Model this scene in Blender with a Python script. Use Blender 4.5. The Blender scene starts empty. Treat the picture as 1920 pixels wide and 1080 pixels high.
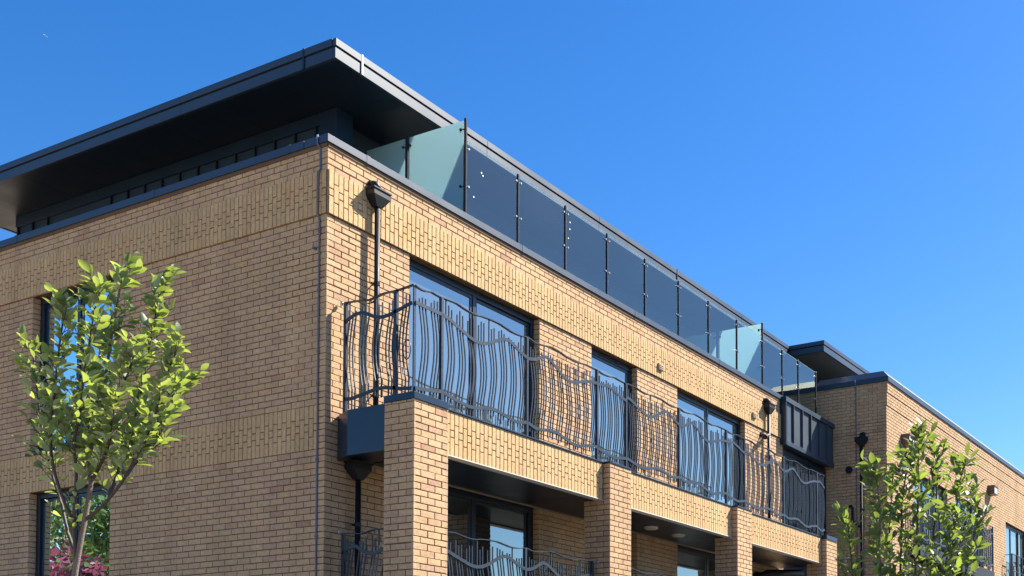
import bpy, math, random
from mathutils import Vector, Matrix

# ------------------------------------------------------------------ scene, camera, light
SC = bpy.context.scene
COL = SC.collection
W_, H_ = 1920.0, 1080.0
F_PX, CX, CY = 2113.43, 1382.17, 1249.53
cam_d = bpy.data.cameras.new('camera')
cam = bpy.data.objects.new('camera', cam_d)
COL.objects.link(cam)
SC.camera = cam
cam_d.sensor_fit = 'HORIZONTAL'
cam_d.sensor_width = 36.0
cam_d.lens = F_PX / W_ * 36.0
cam_d.shift_x = (W_ / 2 - CX) / W_
cam_d.shift_y = (CY - H_ / 2) / W_
cam_d.clip_start = 0.1
cam_d.clip_end = 40000
C_RIGHT = Vector((0.45991866, -0.88795338, -0.00368989))
C_UP = Vector((-0.03265225, -0.02106472, 0.99924477))
C_FWD = Vector((0.8873605, 0.45945083, 0.03868174))
C_POS = Vector((-9.344628, -10.232436, -5.840999))
cam.matrix_world = Matrix((
    (C_RIGHT.x, C_UP.x, -C_FWD.x, C_POS.x),
    (C_RIGHT.y, C_UP.y, -C_FWD.y, C_POS.y),
    (C_RIGHT.z, C_UP.z, -C_FWD.z, C_POS.z),
    (0, 0, 0, 1)))

SUN_DIR = Vector((1.473, -1.0, 1.774)).normalized()      # towards the sun
sun_d = bpy.data.lights.new('sun', 'SUN')
sun_d.energy = 5.0
sun_d.angle = math.radians(0.53)
sun_d.color = (1.0, 0.93, 0.82)
sun = bpy.data.objects.new('sun', sun_d)
COL.objects.link(sun)
sun.rotation_euler = (-SUN_DIR).to_track_quat('-Z', 'Y').to_euler()

world = bpy.data.worlds.new('World')
SC.world = world
world.use_nodes = True
wn, wl = world.node_tree.nodes, world.node_tree.links
wn.clear()
sky = wn.new('ShaderNodeTexSky')
sky.sky_type = 'NISHITA'
sky.sun_disc = False
sky.sun_elevation = math.asin(SUN_DIR.z)
sky.sun_rotation = math.atan2(SUN_DIR.x, SUN_DIR.y)
sky.altitude = 50
sky.air_density = 1.0
sky.dust_density = 0.35
sky.ozone_density = 3.0
hsv = wn.new('ShaderNodeHueSaturation')
hsv.inputs['Saturation'].default_value = 1.37
hsv.inputs['Hue'].default_value = 0.508
bg = wn.new('ShaderNodeBackground')
bg.inputs['Strength'].default_value = 0.076
wo = wn.new('ShaderNodeOutputWorld')
wl.new(sky.outputs[0], hsv.inputs['Color'])
wl.new(hsv.outputs[0], bg.inputs[0])
wl.new(bg.outputs[0], wo.inputs[0])

SC.view_settings.view_transform = 'Standard'
SC.view_settings.look = 'None'
SC.view_settings.exposure = 1.45
SC.view_settings.gamma = 1.0
SC.view_settings.use_curve_mapping = False
SC.render.engine = 'CYCLES'
SC.cycles.max_bounces = 8
SC.cycles.transparent_max_bounces = 16

RNG = random.Random(11)
GROUND = -7.55

def px_of(p):
    v = Vector(p) - C_POS
    d = v.dot(C_FWD)
    if d < 0.1:
        return None
    return (CX + F_PX * v.dot(C_RIGHT) / d, CY - F_PX * v.dot(C_UP) / d, d)

# ------------------------------------------------------------------ materials
def new_mat(name):
    m = bpy.data.materials.new(name)
    m.use_nodes = True
    nt = m.node_tree
    nt.nodes.clear()
    out = nt.nodes.new('ShaderNodeOutputMaterial')
    return m, nt, nt.nodes, nt.links, out

def simple(name, col, rough=0.5, metal=0.0, spec=0.5, noise=0.0, nscale=6.0, bump=0.0, bscale=200.0):
    m, nt, N, L, out = new_mat(name)
    p = N.new('ShaderNodeBsdfPrincipled')
    p.inputs['Base Color'].default_value = (*col, 1)
    p.inputs['Roughness'].default_value = rough
    p.inputs['Metallic'].default_value = metal
    p.inputs['Specular IOR Level'].default_value = spec
    tc = N.new('ShaderNodeTexCoord')
    if noise:
        nz = N.new('ShaderNodeTexNoise')
        nz.inputs['Scale'].default_value = nscale
        nz.inputs['Detail'].default_value = 6
        L.new(tc.outputs['Object'], nz.inputs['Vector'])
        mp = N.new('ShaderNodeMapRange')
        mp.inputs['To Min'].default_value = 1 - noise
        mp.inputs['To Max'].default_value = 1 + noise
        L.new(nz.outputs['Fac'], mp.inputs['Value'])
        mx = N.new('ShaderNodeMix'); mx.data_type = 'RGBA'; mx.blend_type = 'MULTIPLY'
        mx.inputs['Factor'].default_value = 1
        mx.inputs['A'].default_value = (*col, 1)
        L.new(mp.outputs[0], mx.inputs['B'])
        L.new(mx.outputs['Result'], p.inputs['Base Color'])
        mr = N.new('ShaderNodeMapRange')
        mr.inputs['To Min'].default_value = max(0.02, rough - 0.1)
        mr.inputs['To Max'].default_value = rough + 0.12
        L.new(nz.outputs['Fac'], mr.inputs['Value'])
        L.new(mr.outputs[0], p.inputs['Roughness'])
    if bump:
        nb = N.new('ShaderNodeTexNoise')
        nb.inputs['Scale'].default_value = bscale
        nb.inputs['Detail'].default_value = 3
        L.new(tc.outputs['Object'], nb.inputs['Vector'])
        b = N.new('ShaderNodeBump')
        b.inputs['Strength'].default_value = bump
        b.inputs['Distance'].default_value = 0.01
        L.new(nb.outputs['Fac'], b.inputs['Height'])
        L.new(b.outputs[0], p.inputs['Normal'])
    L.new(p.outputs[0], out.inputs[0])
    return m

def brick_mat(name, stops):
    m, nt, N, L, out = new_mat(name)
    p = N.new('ShaderNodeBsdfPrincipled')
    p.inputs['Roughness'].default_value = 0.9
    p.inputs['Specular IOR Level'].default_value = 0.2
    at = N.new('ShaderNodeAttribute'); at.attribute_name = 'rnd'
    oi = N.new('ShaderNodeObjectInfo')
    ad = N.new('ShaderNodeMath'); ad.operation = 'ADD'
    fr = N.new('ShaderNodeMath'); fr.operation = 'FRACT'
    L.new(at.outputs['Fac'], ad.inputs[0]); L.new(oi.outputs['Random'], ad.inputs[1])
    L.new(ad.outputs[0], fr.inputs[0])
    cr = N.new('ShaderNodeValToRGB')
    cr.color_ramp.interpolation = 'LINEAR'
    el = cr.color_ramp.elements
    while len(el) > 1:
        el.remove(el[-1])
    el[0].position = stops[0][0]; el[0].color = (*stops[0][1], 1)
    for pos, c in stops[1:]:
        e = el.new(pos); e.color = (*c, 1)
    L.new(fr.outputs[0], cr.inputs['Fac'])
    geo = N.new('ShaderNodeNewGeometry')
    # offset per brick so that no two bricks show the same grain
    cmb = N.new('ShaderNodeCombineXYZ')
    ml = N.new('ShaderNodeMath'); ml.operation = 'MULTIPLY'; ml.inputs[1].default_value = 37.0
    L.new(fr.outputs[0], ml.inputs[0]); L.new(ml.outputs[0], cmb.inputs[2])
    va = N.new('ShaderNodeVectorMath'); va.operation = 'ADD'
    L.new(geo.outputs['Position'], va.inputs[0]); L.new(cmb.outputs[0], va.inputs[1])
    n1 = N.new('ShaderNodeTexNoise'); n1.inputs['Scale'].default_value = 26; n1.inputs['Detail'].default_value = 7
    n1.inputs['Roughness'].default_value = 0.65
    L.new(va.outputs[0], n1.inputs['Vector'])
    mp = N.new('ShaderNodeMapRange')
    mp.inputs['From Min'].default_value = 0.3; mp.inputs['From Max'].default_value = 0.7
    mp.inputs['To Min'].default_value = 0.8; mp.inputs['To Max'].default_value = 1.16
    L.new(n1.outputs['Fac'], mp.inputs['Value'])
    mx = N.new('ShaderNodeMix'); mx.data_type = 'RGBA'; mx.blend_type = 'MULTIPLY'; mx.inputs['Factor'].default_value = 1
    L.new(cr.outputs[0], mx.inputs['A']); L.new(mp.outputs[0], mx.inputs['B'])
    # dark drag creases
    n2 = N.new('ShaderNodeTexNoise'); n2.inputs['Scale'].default_value = 17; n2.inputs['Detail'].default_value = 2
    n2.inputs['Distortion'].default_value = 1.4
    mpv = N.new('ShaderNodeMapping'); mpv.inputs['Scale'].default_value = (1.0, 1.0, 2.2)
    L.new(va.outputs[0], mpv.inputs['Vector']); L.new(mpv.outputs[0], n2.inputs['Vector'])
    ab = N.new('ShaderNodeMath'); ab.operation = 'SUBTRACT'; ab.inputs[1].default_value = 0.6
    L.new(n2.outputs['Fac'], ab.inputs[0])
    ab2 = N.new('ShaderNodeMath'); ab2.operation = 'ABSOLUTE'; L.new(ab.outputs[0], ab2.inputs[0])
    cm = N.new('ShaderNodeMapRange'); cm.interpolation_type = 'SMOOTHSTEP'
    cm.inputs['From Min'].default_value = 0.0; cm.inputs['From Max'].default_value = 0.016
    cm.inputs['To Min'].default_value = 1.0; cm.inputs['To Max'].default_value = 0.0
    L.new(ab2.outputs[0], cm.inputs['Value'])
    cs = N.new('ShaderNodeMath'); cs.operation = 'MULTIPLY'; cs.inputs[1].default_value = 0.42
    L.new(cm.outputs[0], cs.inputs[0])
    mx2 = N.new('ShaderNodeMix'); mx2.data_type = 'RGBA'; mx2.blend_type = 'MIX'
    L.new(cs.outputs[0], mx2.inputs['Factor']); L.new(mx.outputs['Result'], mx2.inputs['A'])
    mx2.inputs['B'].default_value = (0.13, 0.085, 0.05, 1)
    # large soft weathering
    n3 = N.new('ShaderNodeTexNoise'); n3.inputs['Scale'].default_value = 0.9; n3.inputs['Detail'].default_value = 4
    L.new(geo.outputs['Position'], n3.inputs['Vector'])
    m3 = N.new('ShaderNodeMapRange'); m3.inputs['To Min'].default_value = 0.86; m3.inputs['To Max'].default_value = 1.12
    L.new(n3.outputs['Fac'], m3.inputs['Value'])
    mx3 = N.new('ShaderNodeMix'); mx3.data_type = 'RGBA'; mx3.blend_type = 'MULTIPLY'; mx3.inputs['Factor'].default_value = 1
    L.new(mx2.outputs['Result'], mx3.inputs['A']); L.new(m3.outputs[0], mx3.inputs['B'])
    # run-off streaks, and warm iron stained patches with a shape of their own
    ms_ = N.new('ShaderNodeMapping'); ms_.inputs['Scale'].default_value = (3.2, 3.2, .22)
    L.new(geo.outputs['Position'], ms_.inputs['Vector'])
    n4 = N.new('ShaderNodeTexNoise'); n4.inputs['Scale'].default_value = 1.0; n4.inputs['Detail'].default_value = 5
    L.new(ms_.outputs[0], n4.inputs['Vector'])
    m4 = N.new('ShaderNodeMapRange'); m4.inputs['From Min'].default_value = .3; m4.inputs['From Max'].default_value = .7
    m4.inputs['To Min'].default_value = .88; m4.inputs['To Max'].default_value = 1.08
    L.new(n4.outputs['Fac'], m4.inputs['Value'])
    mx4 = N.new('ShaderNodeMix'); mx4.data_type = 'RGBA'; mx4.blend_type = 'MULTIPLY'; mx4.inputs['Factor'].default_value = 1
    L.new(mx3.outputs['Result'], mx4.inputs['A']); L.new(m4.outputs[0], mx4.inputs['B'])
    n5 = N.new('ShaderNodeTexNoise'); n5.inputs['Scale'].default_value = 1.3; n5.inputs['Detail'].default_value = 6; n5.inputs['Roughness'].default_value = .7
    L.new(geo.outputs['Position'], n5.inputs['Vector'])
    m5 = N.new('ShaderNodeMapRange'); m5.interpolation_type = 'SMOOTHSTEP'; m5.inputs['From Min'].default_value = .55; m5.inputs['From Max'].default_value = .75
    m5.inputs['To Min'].default_value = 0; m5.inputs['To Max'].default_value = .55
    L.new(n5.outputs['Fac'], m5.inputs['Value'])
    mx5 = N.new('ShaderNodeMix'); mx5.data_type = 'RGBA'; mx5.blend_type = 'MULTIPLY'
    L.new(m5.outputs[0], mx5.inputs['Factor']); L.new(mx4.outputs['Result'], mx5.inputs['A']); mx5.inputs['B'].default_value = (.98, .84, .68, 1)
    L.new(mx5.outputs['Result'], p.inputs['Base Color'])
    sb = N.new('ShaderNodeMath'); sb.operation = 'SUBTRACT'
    L.new(n1.outputs['Fac'], sb.inputs[0]); L.new(cs.outputs[0], sb.inputs[1])
    b = N.new('ShaderNodeBump'); b.inputs['Strength'].default_value = 0.55; b.inputs['Distance'].default_value = 0.006
    L.new(sb.outputs[0], b.inputs['Height']); L.new(b.outputs[0], p.inputs['Normal'])
    L.new(p.outputs[0], out.inputs[0])
    return m

M = {}
M['brick'] = brick_mat('buff_brick', [(0.0, (0.512, 0.337, 0.187)), (.2, (0.552, 0.368, 0.204)), (.4, (0.522, 0.345, 0.200)), (.6, (0.566, 0.385, 0.220)),
                                      (.78, (0.522, 0.345, 0.208)), (.88, (0.522, 0.332, 0.208)), (.94, (0.483, 0.309, 0.192)), (.975, (0.438, 0.264, 0.164)), (1.0, (0.512, 0.337, 0.187))])
M['soldier'] = brick_mat('yellow_soldier_brick', [(0.0, (0.566, 0.379, 0.191)), (.3, (0.596, 0.402, 0.207)), (.6, (0.552, 0.366, 0.185)), (.85, (0.581, 0.393, 0.211)), (1.0, (0.566, 0.379, 0.194))])
M['mortar'] = simple('mortar', (.135, .082, .046), 0.95, noise=0.25, nscale=9, bump=0.5)
M['metal'] = simple('anthracite_metal', (.005, .020, .042), 0.3, spec=0.45, noise=0.12, nscale=1.7)
M['fascia'] = simple('fascia_metal', (.024, .044, .074), 0.42, spec=0.45, noise=0.10, nscale=1.3)
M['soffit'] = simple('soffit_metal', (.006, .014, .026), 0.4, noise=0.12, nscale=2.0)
M['frame'] = simple('window_frame_paint', (.011, .021, .036), 0.36, noise=0.08, nscale=4)
M['rail'] = simple('railing_paint', (.018, .029, .044), 0.4, spec=0.4, noise=0.1, nscale=20)
M['pipe'] = simple('black_pipe', (.009, .011, .015), 0.5, spec=0.3, noise=0.15, nscale=14)
M['clad'] = simple('seam_cladding', (.035, .052, .072), 0.45, spec=0.6, noise=0.10, nscale=2.2)
M['pale'] = simple('pale_trim', (.62, .60, .55), 0.5, noise=0.06, nscale=10)
M['steel'] = simple('bright_steel', (.45, .47, .49), 0.3, metal=0.9)
M['lead'] = simple('earth_tape', (.10, .11, .14), 0.6, noise=0.2, nscale=30)
M['vent'] = simple('vent_plastic', (.34, .25, .16), 0.6, noise=0.1, nscale=30)
M['hood'] = simple('brown_hood', (.10, .065, .05), 0.5, noise=0.15, nscale=30)
M['pent'] = simple('dark_cladding', (.017, .032, .052), 0.5, spec=0.25, noise=0.1, nscale=2)
M['soffit_light'] = simple('grey_soffit', (.13, .13, .115), 0.45, spec=0.4, noise=0.12, nscale=1.5)
M['white'] = simple('white_label', (.85, .85, .85), 0.5, noise=0.03, nscale=30)
M['lamp'] = simple('lamp_lens', (.62, .56, .44), 0.4, noise=0.05, nscale=30)
M['bark'] = simple('grey_brown_bark', (.17, .13, .105), 0.75, noise=0.4, nscale=45, bump=0.6, bscale=90)
M['twig'] = simple('dark_twig', (.055, .035, .03), 0.6, noise=0.3, nscale=60)
M['paving'] = simple('paving', (.27, .22, .165), 0.9, noise=0.25, nscale=0.8, bump=0.4, bscale=30)
M['blind'] = simple('pale_blind', (.55, .56, .56), 0.8, noise=0.05, nscale=3)
M['plane'] = simple('airliner_paint', (.8, .8, .82), 0.4, noise=0.03, nscale=1)

def glass_mat(name, tint, refl, through):
    m, nt, N, L, out = new_mat(name)
    g = N.new('ShaderNodeBsdfGlossy'); g.inputs['Roughness'].default_value = 0.0
    g.inputs['Color'].default_value = (0.88, 1.0, 0.95, 1)
    fr = N.new('ShaderNodeFresnel'); fr.inputs['IOR'].default_value = 1.5
    mr = N.new('ShaderNodeMapRange')
    mr.inputs['To Min'].default_value = refl; mr.inputs['To Max'].default_value = 1.0
    L.new(fr.outputs[0], mr.inputs['Value'])
    if through:
        t = N.new('ShaderNodeBsdfTransparent')
        t.inputs['Color'].default_value = (*tint, 1)
    else:
        t = N.new('ShaderNodeBsdfDiffuse')
        t.inputs['Color'].default_value = (*tint, 1)
    # slight waviness in the reflection
    tc = N.new('ShaderNodeTexCoord'); nz = N.new('ShaderNodeTexNoise'); nz.inputs['Scale'].default_value = 1.6
    L.new(tc.outputs['Object'], nz.inputs['Vector'])
    b = N.new('ShaderNodeBump'); b.inputs['Strength'].default_value = 0.05; b.inputs['Distance'].default_value = 0.02
    L.new(nz.outputs['Fac'], b.inputs['Height']); L.new(b.outputs[0], g.inputs['Normal'])
    mx = N.new('ShaderNodeMixShader')
    L.new(mr.outputs[0], mx.inputs[0]); L.new(t.outputs[0], mx.inputs[1]); L.new(g.outputs[0], mx.inputs[2])
    L.new(mx.outputs[0], out.inputs[0])
    return m
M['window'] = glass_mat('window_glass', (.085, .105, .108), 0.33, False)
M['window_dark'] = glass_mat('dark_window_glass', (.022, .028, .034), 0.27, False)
M['clear'] = glass_mat('clear_glass', (.80, .89, .88), 0.10, True)

def frosted_mat():
    m, nt, N, L, out = new_mat('frosted_glass')
    tr = N.new('ShaderNodeBsdfTranslucent'); tr.inputs['Color'].default_value = (.74, .97, 1.0, 1)
    df = N.new('ShaderNodeBsdfDiffuse'); df.inputs['Color'].default_value = (.55, .80, .86, 1)
    tp = N.new('ShaderNodeBsdfTransparent'); tp.inputs['Color'].default_value = (.75, .92, .9, 1)
    gl = N.new('ShaderNodeBsdfGlossy'); gl.inputs['Roughness'].default_value = 0.12
    a = N.new('ShaderNodeMixShader'); a.inputs[0].default_value = 0.3
    L.new(tr.outputs[0], a.inputs[1]); L.new(df.outputs[0], a.inputs[2])
    b = N.new('ShaderNodeMixShader'); b.inputs[0].default_value = 0.22
    L.new(a.outputs[0], b.inputs[1]); L.new(tp.outputs[0], b.inputs[2])
    c = N.new('ShaderNodeMixShader')
    fr = N.new('ShaderNodeFresnel'); L.new(fr.outputs[0], c.inputs[0])
    L.new(b.outputs[0], c.inputs[1]); L.new(gl.outputs[0], c.inputs[2])
    L.new(c.outputs[0], out.inputs[0])
    return m
M['frosted'] = frosted_mat()

def leaf_mat(name, top, under, glow):
    m, nt, N, L, out = new_mat(name)
    geo = N.new('ShaderNodeNewGeometry')
    oi = N.new('ShaderNodeObjectInfo')
    at = N.new('ShaderNodeAttribute'); at.attribute_name = 'rnd'
    ad = N.new('ShaderNodeMath'); ad.operation = 'ADD'; L.new(at.outputs['Fac'], ad.inputs[0]); L.new(oi.outputs['Random'], ad.inputs[1])
    fr = N.new('ShaderNodeMath'); fr.operation = 'FRACT'; L.new(ad.outputs[0], fr.inputs[0])
    mp = N.new('ShaderNodeMapRange'); mp.inputs['To Min'].default_value = 0.72; mp.inputs['To Max'].default_value = 1.25
    L.new(fr.outputs[0], mp.inputs['Value'])
    mx = N.new('ShaderNodeMix'); mx.data_type = 'RGBA'
    L.new(geo.outputs['Backfacing'], mx.inputs['Factor'])
    mx.inputs['A'].default_value = (*top, 1); mx.inputs['B'].default_value = (*under, 1)
    mu = N.new('ShaderNodeMix'); mu.data_type = 'RGBA'; mu.blend_type = 'MULTIPLY'; mu.inputs['Factor'].default_value = 1
    L.new(mx.outputs['Result'], mu.inputs['A']); L.new(mp.outputs[0], mu.inputs['B'])
    p = N.new('ShaderNodeBsdfPrincipled'); p.inputs['Roughness'].default_value = 0.38
    p.inputs['Specular IOR Level'].default_value = 0.55
    L.new(mu.outputs['Result'], p.inputs['Base Color'])
    nz = N.new('ShaderNodeTexNoise'); nz.inputs['Scale'].default_value = 40
    b = N.new('ShaderNodeBump'); b.inputs['Strength'].default_value = 0.3; b.inputs['Distance'].default_value = 0.004
    L.new(nz.outputs['Fac'], b.inputs['Height']); L.new(b.outputs[0], p.inputs['Normal'])
    t = N.new('ShaderNodeBsdfTranslucent')
    mg = N.new('ShaderNodeMix'); mg.data_type = 'RGBA'; mg.blend_type = 'MULTIPLY'; mg.inputs['Factor'].default_value = 1
    mg.inputs['A'].default_value = (*glow, 1); L.new(mp.outputs[0], mg.inputs['B'])
    L.new(mg.outputs['Result'], t.inputs['Color'])
    ms = N.new('ShaderNodeMixShader'); ms.inputs[0].default_value = 0.42
    L.new(p.outputs[0], ms.inputs[1]); L.new(t.outputs[0], ms.inputs[2])
    L.new(ms.outputs[0], out.inputs[0])
    return m
M['leaf'] = leaf_mat('whitebeam_leaf', (.10, .15, .045), (.28, .34, .23), (.40, .50, .06))
M['leaf_b'] = leaf_mat('narrow_leaf', (.085, .13, .035), (.17, .22, .11), (.27, .36, .045))
M['leaf_green'] = leaf_mat('hedge_leaf', (.06, .10, .03), (.07, .11, .04), (.15, .24, .04))
M['leaf_red'] = leaf_mat('copper_leaf', (.17, .045, .085), (.17, .05, .09), (.26, .05, .10))
M['leaf_gold'] = leaf_mat('olive_leaf', (.13, .11, .03), (.13, .11, .03), (.3, .25, .05))

# ------------------------------------------------------------------ mesh helpers
class MB:
    def __init__(s):
        s.v = []; s.f = []; s.r = []
    def quad(s, a, b, c, d, r=0.0):
        i = len(s.v); s.v += [tuple(a), tuple(b), tuple(c), tuple(d)]; s.f.append((i, i+1, i+2, i+3)); s.r.append(r)
    def add(s, vs, fs, r=0.0):
        i = len(s.v); s.v += [tuple(x) for x in vs]
        for f in fs:
            s.f.append(tuple(i + k for k in f)); s.r.append(r)
    def box(s, x0, x1, y0, y1, z0, z1, bev=0.0):
        if bev <= 0:
            s.add([(x, y, z) for z in (z0, z1) for y in (y0, y1) for x in (x0, x1)],
                  [(0, 2, 3, 1), (4, 5, 7, 6), (0, 1, 5, 4), (2, 6, 7, 3), (0, 4, 6, 2), (1, 3, 7, 5)])
            return s
        b = bev
        vs = []
        for z in (z0, z1):
            for y in (y0, y1):
                for x in (x0, x1):
                    sx = b if x == x0 else -b; sy = b if y == y0 else -b; sz = b if z == z0 else -b
                    vs += [(x, y+sy, z+sz), (x+sx, y, z+sz), (x+sx, y+sy, z)]
        def k(ix, iy, iz, ax): return (iz*4 + iy*2 + ix)*3 + ax
        fs = []
        for ix in (0, 1):
            fs.append((k(ix,0,0,0), k(ix,1,0,0), k(ix,1,1,0), k(ix,0,1,0)))
        for iy in (0, 1):
            fs.append((k(0,iy,0,1), k(1,iy,0,1), k(1,iy,1,1), k(0,iy,1,1)))
        for iz in (0, 1):
            fs.append((k(0,0,iz,2), k(1,0,iz,2), k(1,1,iz,2), k(0,1,iz,2)))
        for iy in (0, 1):
            for iz in (0, 1):
                fs.append((k(0,iy,iz,1), k(1,iy,iz,1), k(1,iy,iz,2), k(0,iy,iz,2)))
        for ix in (0, 1):
            for iz in (0, 1):
                fs.append((k(ix,0,iz,0), k(ix,1,iz,0), k(ix,1,iz,2), k(ix,0,iz,2)))
        for ix in (0, 1):
            for iy in (0, 1):
                fs.append((k(ix,iy,0,0), k(ix,iy,1,0), k(ix,iy,1,1), k(ix,iy,0,1)))
        for ix in (0, 1):
            for iy in (0, 1):
                for iz in (0, 1):
                    fs.append((k(ix,iy,iz,0), k(ix,iy,iz,1), k(ix,iy,iz,2)))
        s.add(vs, fs)
        return s
    def prism(s, poly, z0, z1):
        n = len(poly)
        vs = [(x, y, z0) for x, y in poly] + [(x, y, z1) for x, y in poly]
        fs = [tuple(range(n))[::-1], tuple(range(n, 2*n))] + [(i, (i+1) % n, n+(i+1) % n, n+i) for i in range(n)]
        s.add(vs, fs)
        return s
    def tube(s, pts, rad, n=6, cap=True, sq=None):
        """rad: number or list; sq=(half_a, half_b, axis) sweeps a flat bar instead of a round one"""
        P = [Vector(p) for p in pts]
        rings = []
        for i, p in enumerate(P):
            t = (P[min(i+1, len(P)-1)] - P[max(i-1, 0)]).normalized()
            ref = sq[2] if sq else (Vector((0, 0, 1)) if abs(t.z) < 0.9 else Vector((1, 0, 0)))
            ref = Vector(ref)
            b = (ref - t * ref.dot(t)).normalized()
            a = t.cross(b)
            if sq:
                ring = [p + a*sq[0]*i0 + b*sq[1]*j0 for i0, j0 in ((-1,-1), (1,-1), (1,1), (-1,1))]
            else:
                r = rad[i] if isinstance(rad, (list, tuple)) else rad
                ring = [p + (a*math.cos(2*math.pi*k/n) + b*math.sin(2*math.pi*k/n))*r for k in range(n)]
            rings.append(ring)
        m = len(rings[0]); base = len(s.v)
        for ring in rings:
            s.v += [tuple(q) for q in ring]
        for i in range(len(rings)-1):
            for k in range(m):
                a0 = base + i*m + k; a1 = base + i*m + (k+1) % m
                s.f.append((a0, a1, a1+m, a0+m)); s.r.append(0.0)
        if cap:
            s.f.append(tuple(base + k for k in range(m))[::-1]); s.r.append(0.0)
            e = base + (len(rings)-1)*m
            s.f.append(tuple(e + k for k in range(m))); s.r.append(0.0)
        return s
    def cyl(s, p, q, r, n=12, r2=None):
        return s.tube([p, q], [r, r if r2 is None else r2], n)
    def mesh(s, name, off=(0, 0, 0), smooth=False, rnd=False):
        me = bpy.data.meshes.new(name)
        ox, oy, oz = off
        me.from_pydata([(x-ox, y-oy, z-oz) for x, y, z in s.v], [], s.f)
        if rnd:
            at = me.attributes.new('rnd', 'FLOAT', 'FACE')
            at.data.foreach_set('value', s.r)
        if smooth:
            me.polygons.foreach_set('use_smooth', [True]*len(me.polygons))
        me.update()
        return me

class Frame:
    """a right-handed frame: world = origin + Rz(rot) * local"""
    def __init__(s, o=(0, 0, 0), rot=0.0):
        s.o = Vector(o); s.rot = rot
        s.m = Matrix.Translation(s.o) @ Matrix.Rotation(rot, 4, 'Z')
WORLD = Frame()
WING = Frame((15.2, -1.44, 0), math.radians(-0.95))

def tag(o, label=None, cat=None, group=None, kind=None):
    if label: o['label'] = label
    if cat: o['category'] = cat
    if group: o['group'] = group
    if kind: o['kind'] = kind
    return o

BASE = {}
def thing(name, label, cat, base=(0, 0, 0), group=None, frame=WORLD, kind=None):
    e = bpy.data.objects.new(name, None)
    e.empty_display_size = 0.2
    COL.objects.link(e)
    e.location = frame.m @ Vector(base)
    e.rotation_euler = (0, 0, frame.rot)
    BASE[e.name] = base
    return tag(e, label, cat, group, kind)

def part(name, mb, mat, parent=None, smooth=False, base=None, kind=None, rnd=False):
    """mesh given in the coordinates of the parent's frame (offset by the base of the thing)"""
    b = BASE.get(parent.name, (0, 0, 0)) if parent is not None else (base or (0, 0, 0))
    me = mb.mesh(name, b, smooth, rnd)
    me.materials.append(mat)
    o = bpy.data.objects.new(name, me)
    COL.objects.link(o)
    if parent is not None:
        o.parent = parent
        BASE[o.name] = b
    else:
        o.location = b
    if kind: o['kind'] = kind
    return o

def link_copy(name, me, parent, mat4):
    o = bpy.data.objects.new(name, me)
    COL.objects.link(o)
    o.parent = parent
    o.matrix_local = mat4
    return o

def smooth_pts(pts, n=6):
    """Catmull-Rom through 2-D or 3-D points"""
    P = [Vector(p) for p in pts]
    out = []
    for i in range(len(P)-1):
        p0 = P[max(i-1, 0)]; p1 = P[i]; p2 = P[i+1]; p3 = P[min(i+2, len(P)-1)]
        for k in range(n):
            t = k/n
            out.append(0.5*((2*p1) + (p2-p0)*t + (2*p0-5*p1+4*p2-p3)*t*t + (3*p1-p0-3*p2+p3)*t*t*t))
    out.append(P[-1])
    return out

def lerp_tab(tab, f):
    for (a, za), (b, zb) in zip(tab, tab[1:]):
        if a <= f <= b:
            t = (f-a)/(b-a) if b > a else 0
            t2 = t*t*(3-2*t)*0.35 + t*0.65
            return za + (zb-za)*t2
    return tab[-1][1] if f > tab[0][0] else tab[0][1]

# ------------------------------------------------------------------ brickwork
C = 0.075          # one course
JT = 0.010         # mortar joint
RECESS = 0.009     # mortar lies this far behind the brick faces

class Face:
    """one brick face: point(s, out, z) in the frame of its building"""
    def __init__(s, o, a, n):
        s.o = Vector(o); s.a = Vector(a); s.n = Vector(n)
    def p(s, t, out, z):
        return s.o + s.a*t + s.n*out + Vector((0, 0, z))

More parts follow.
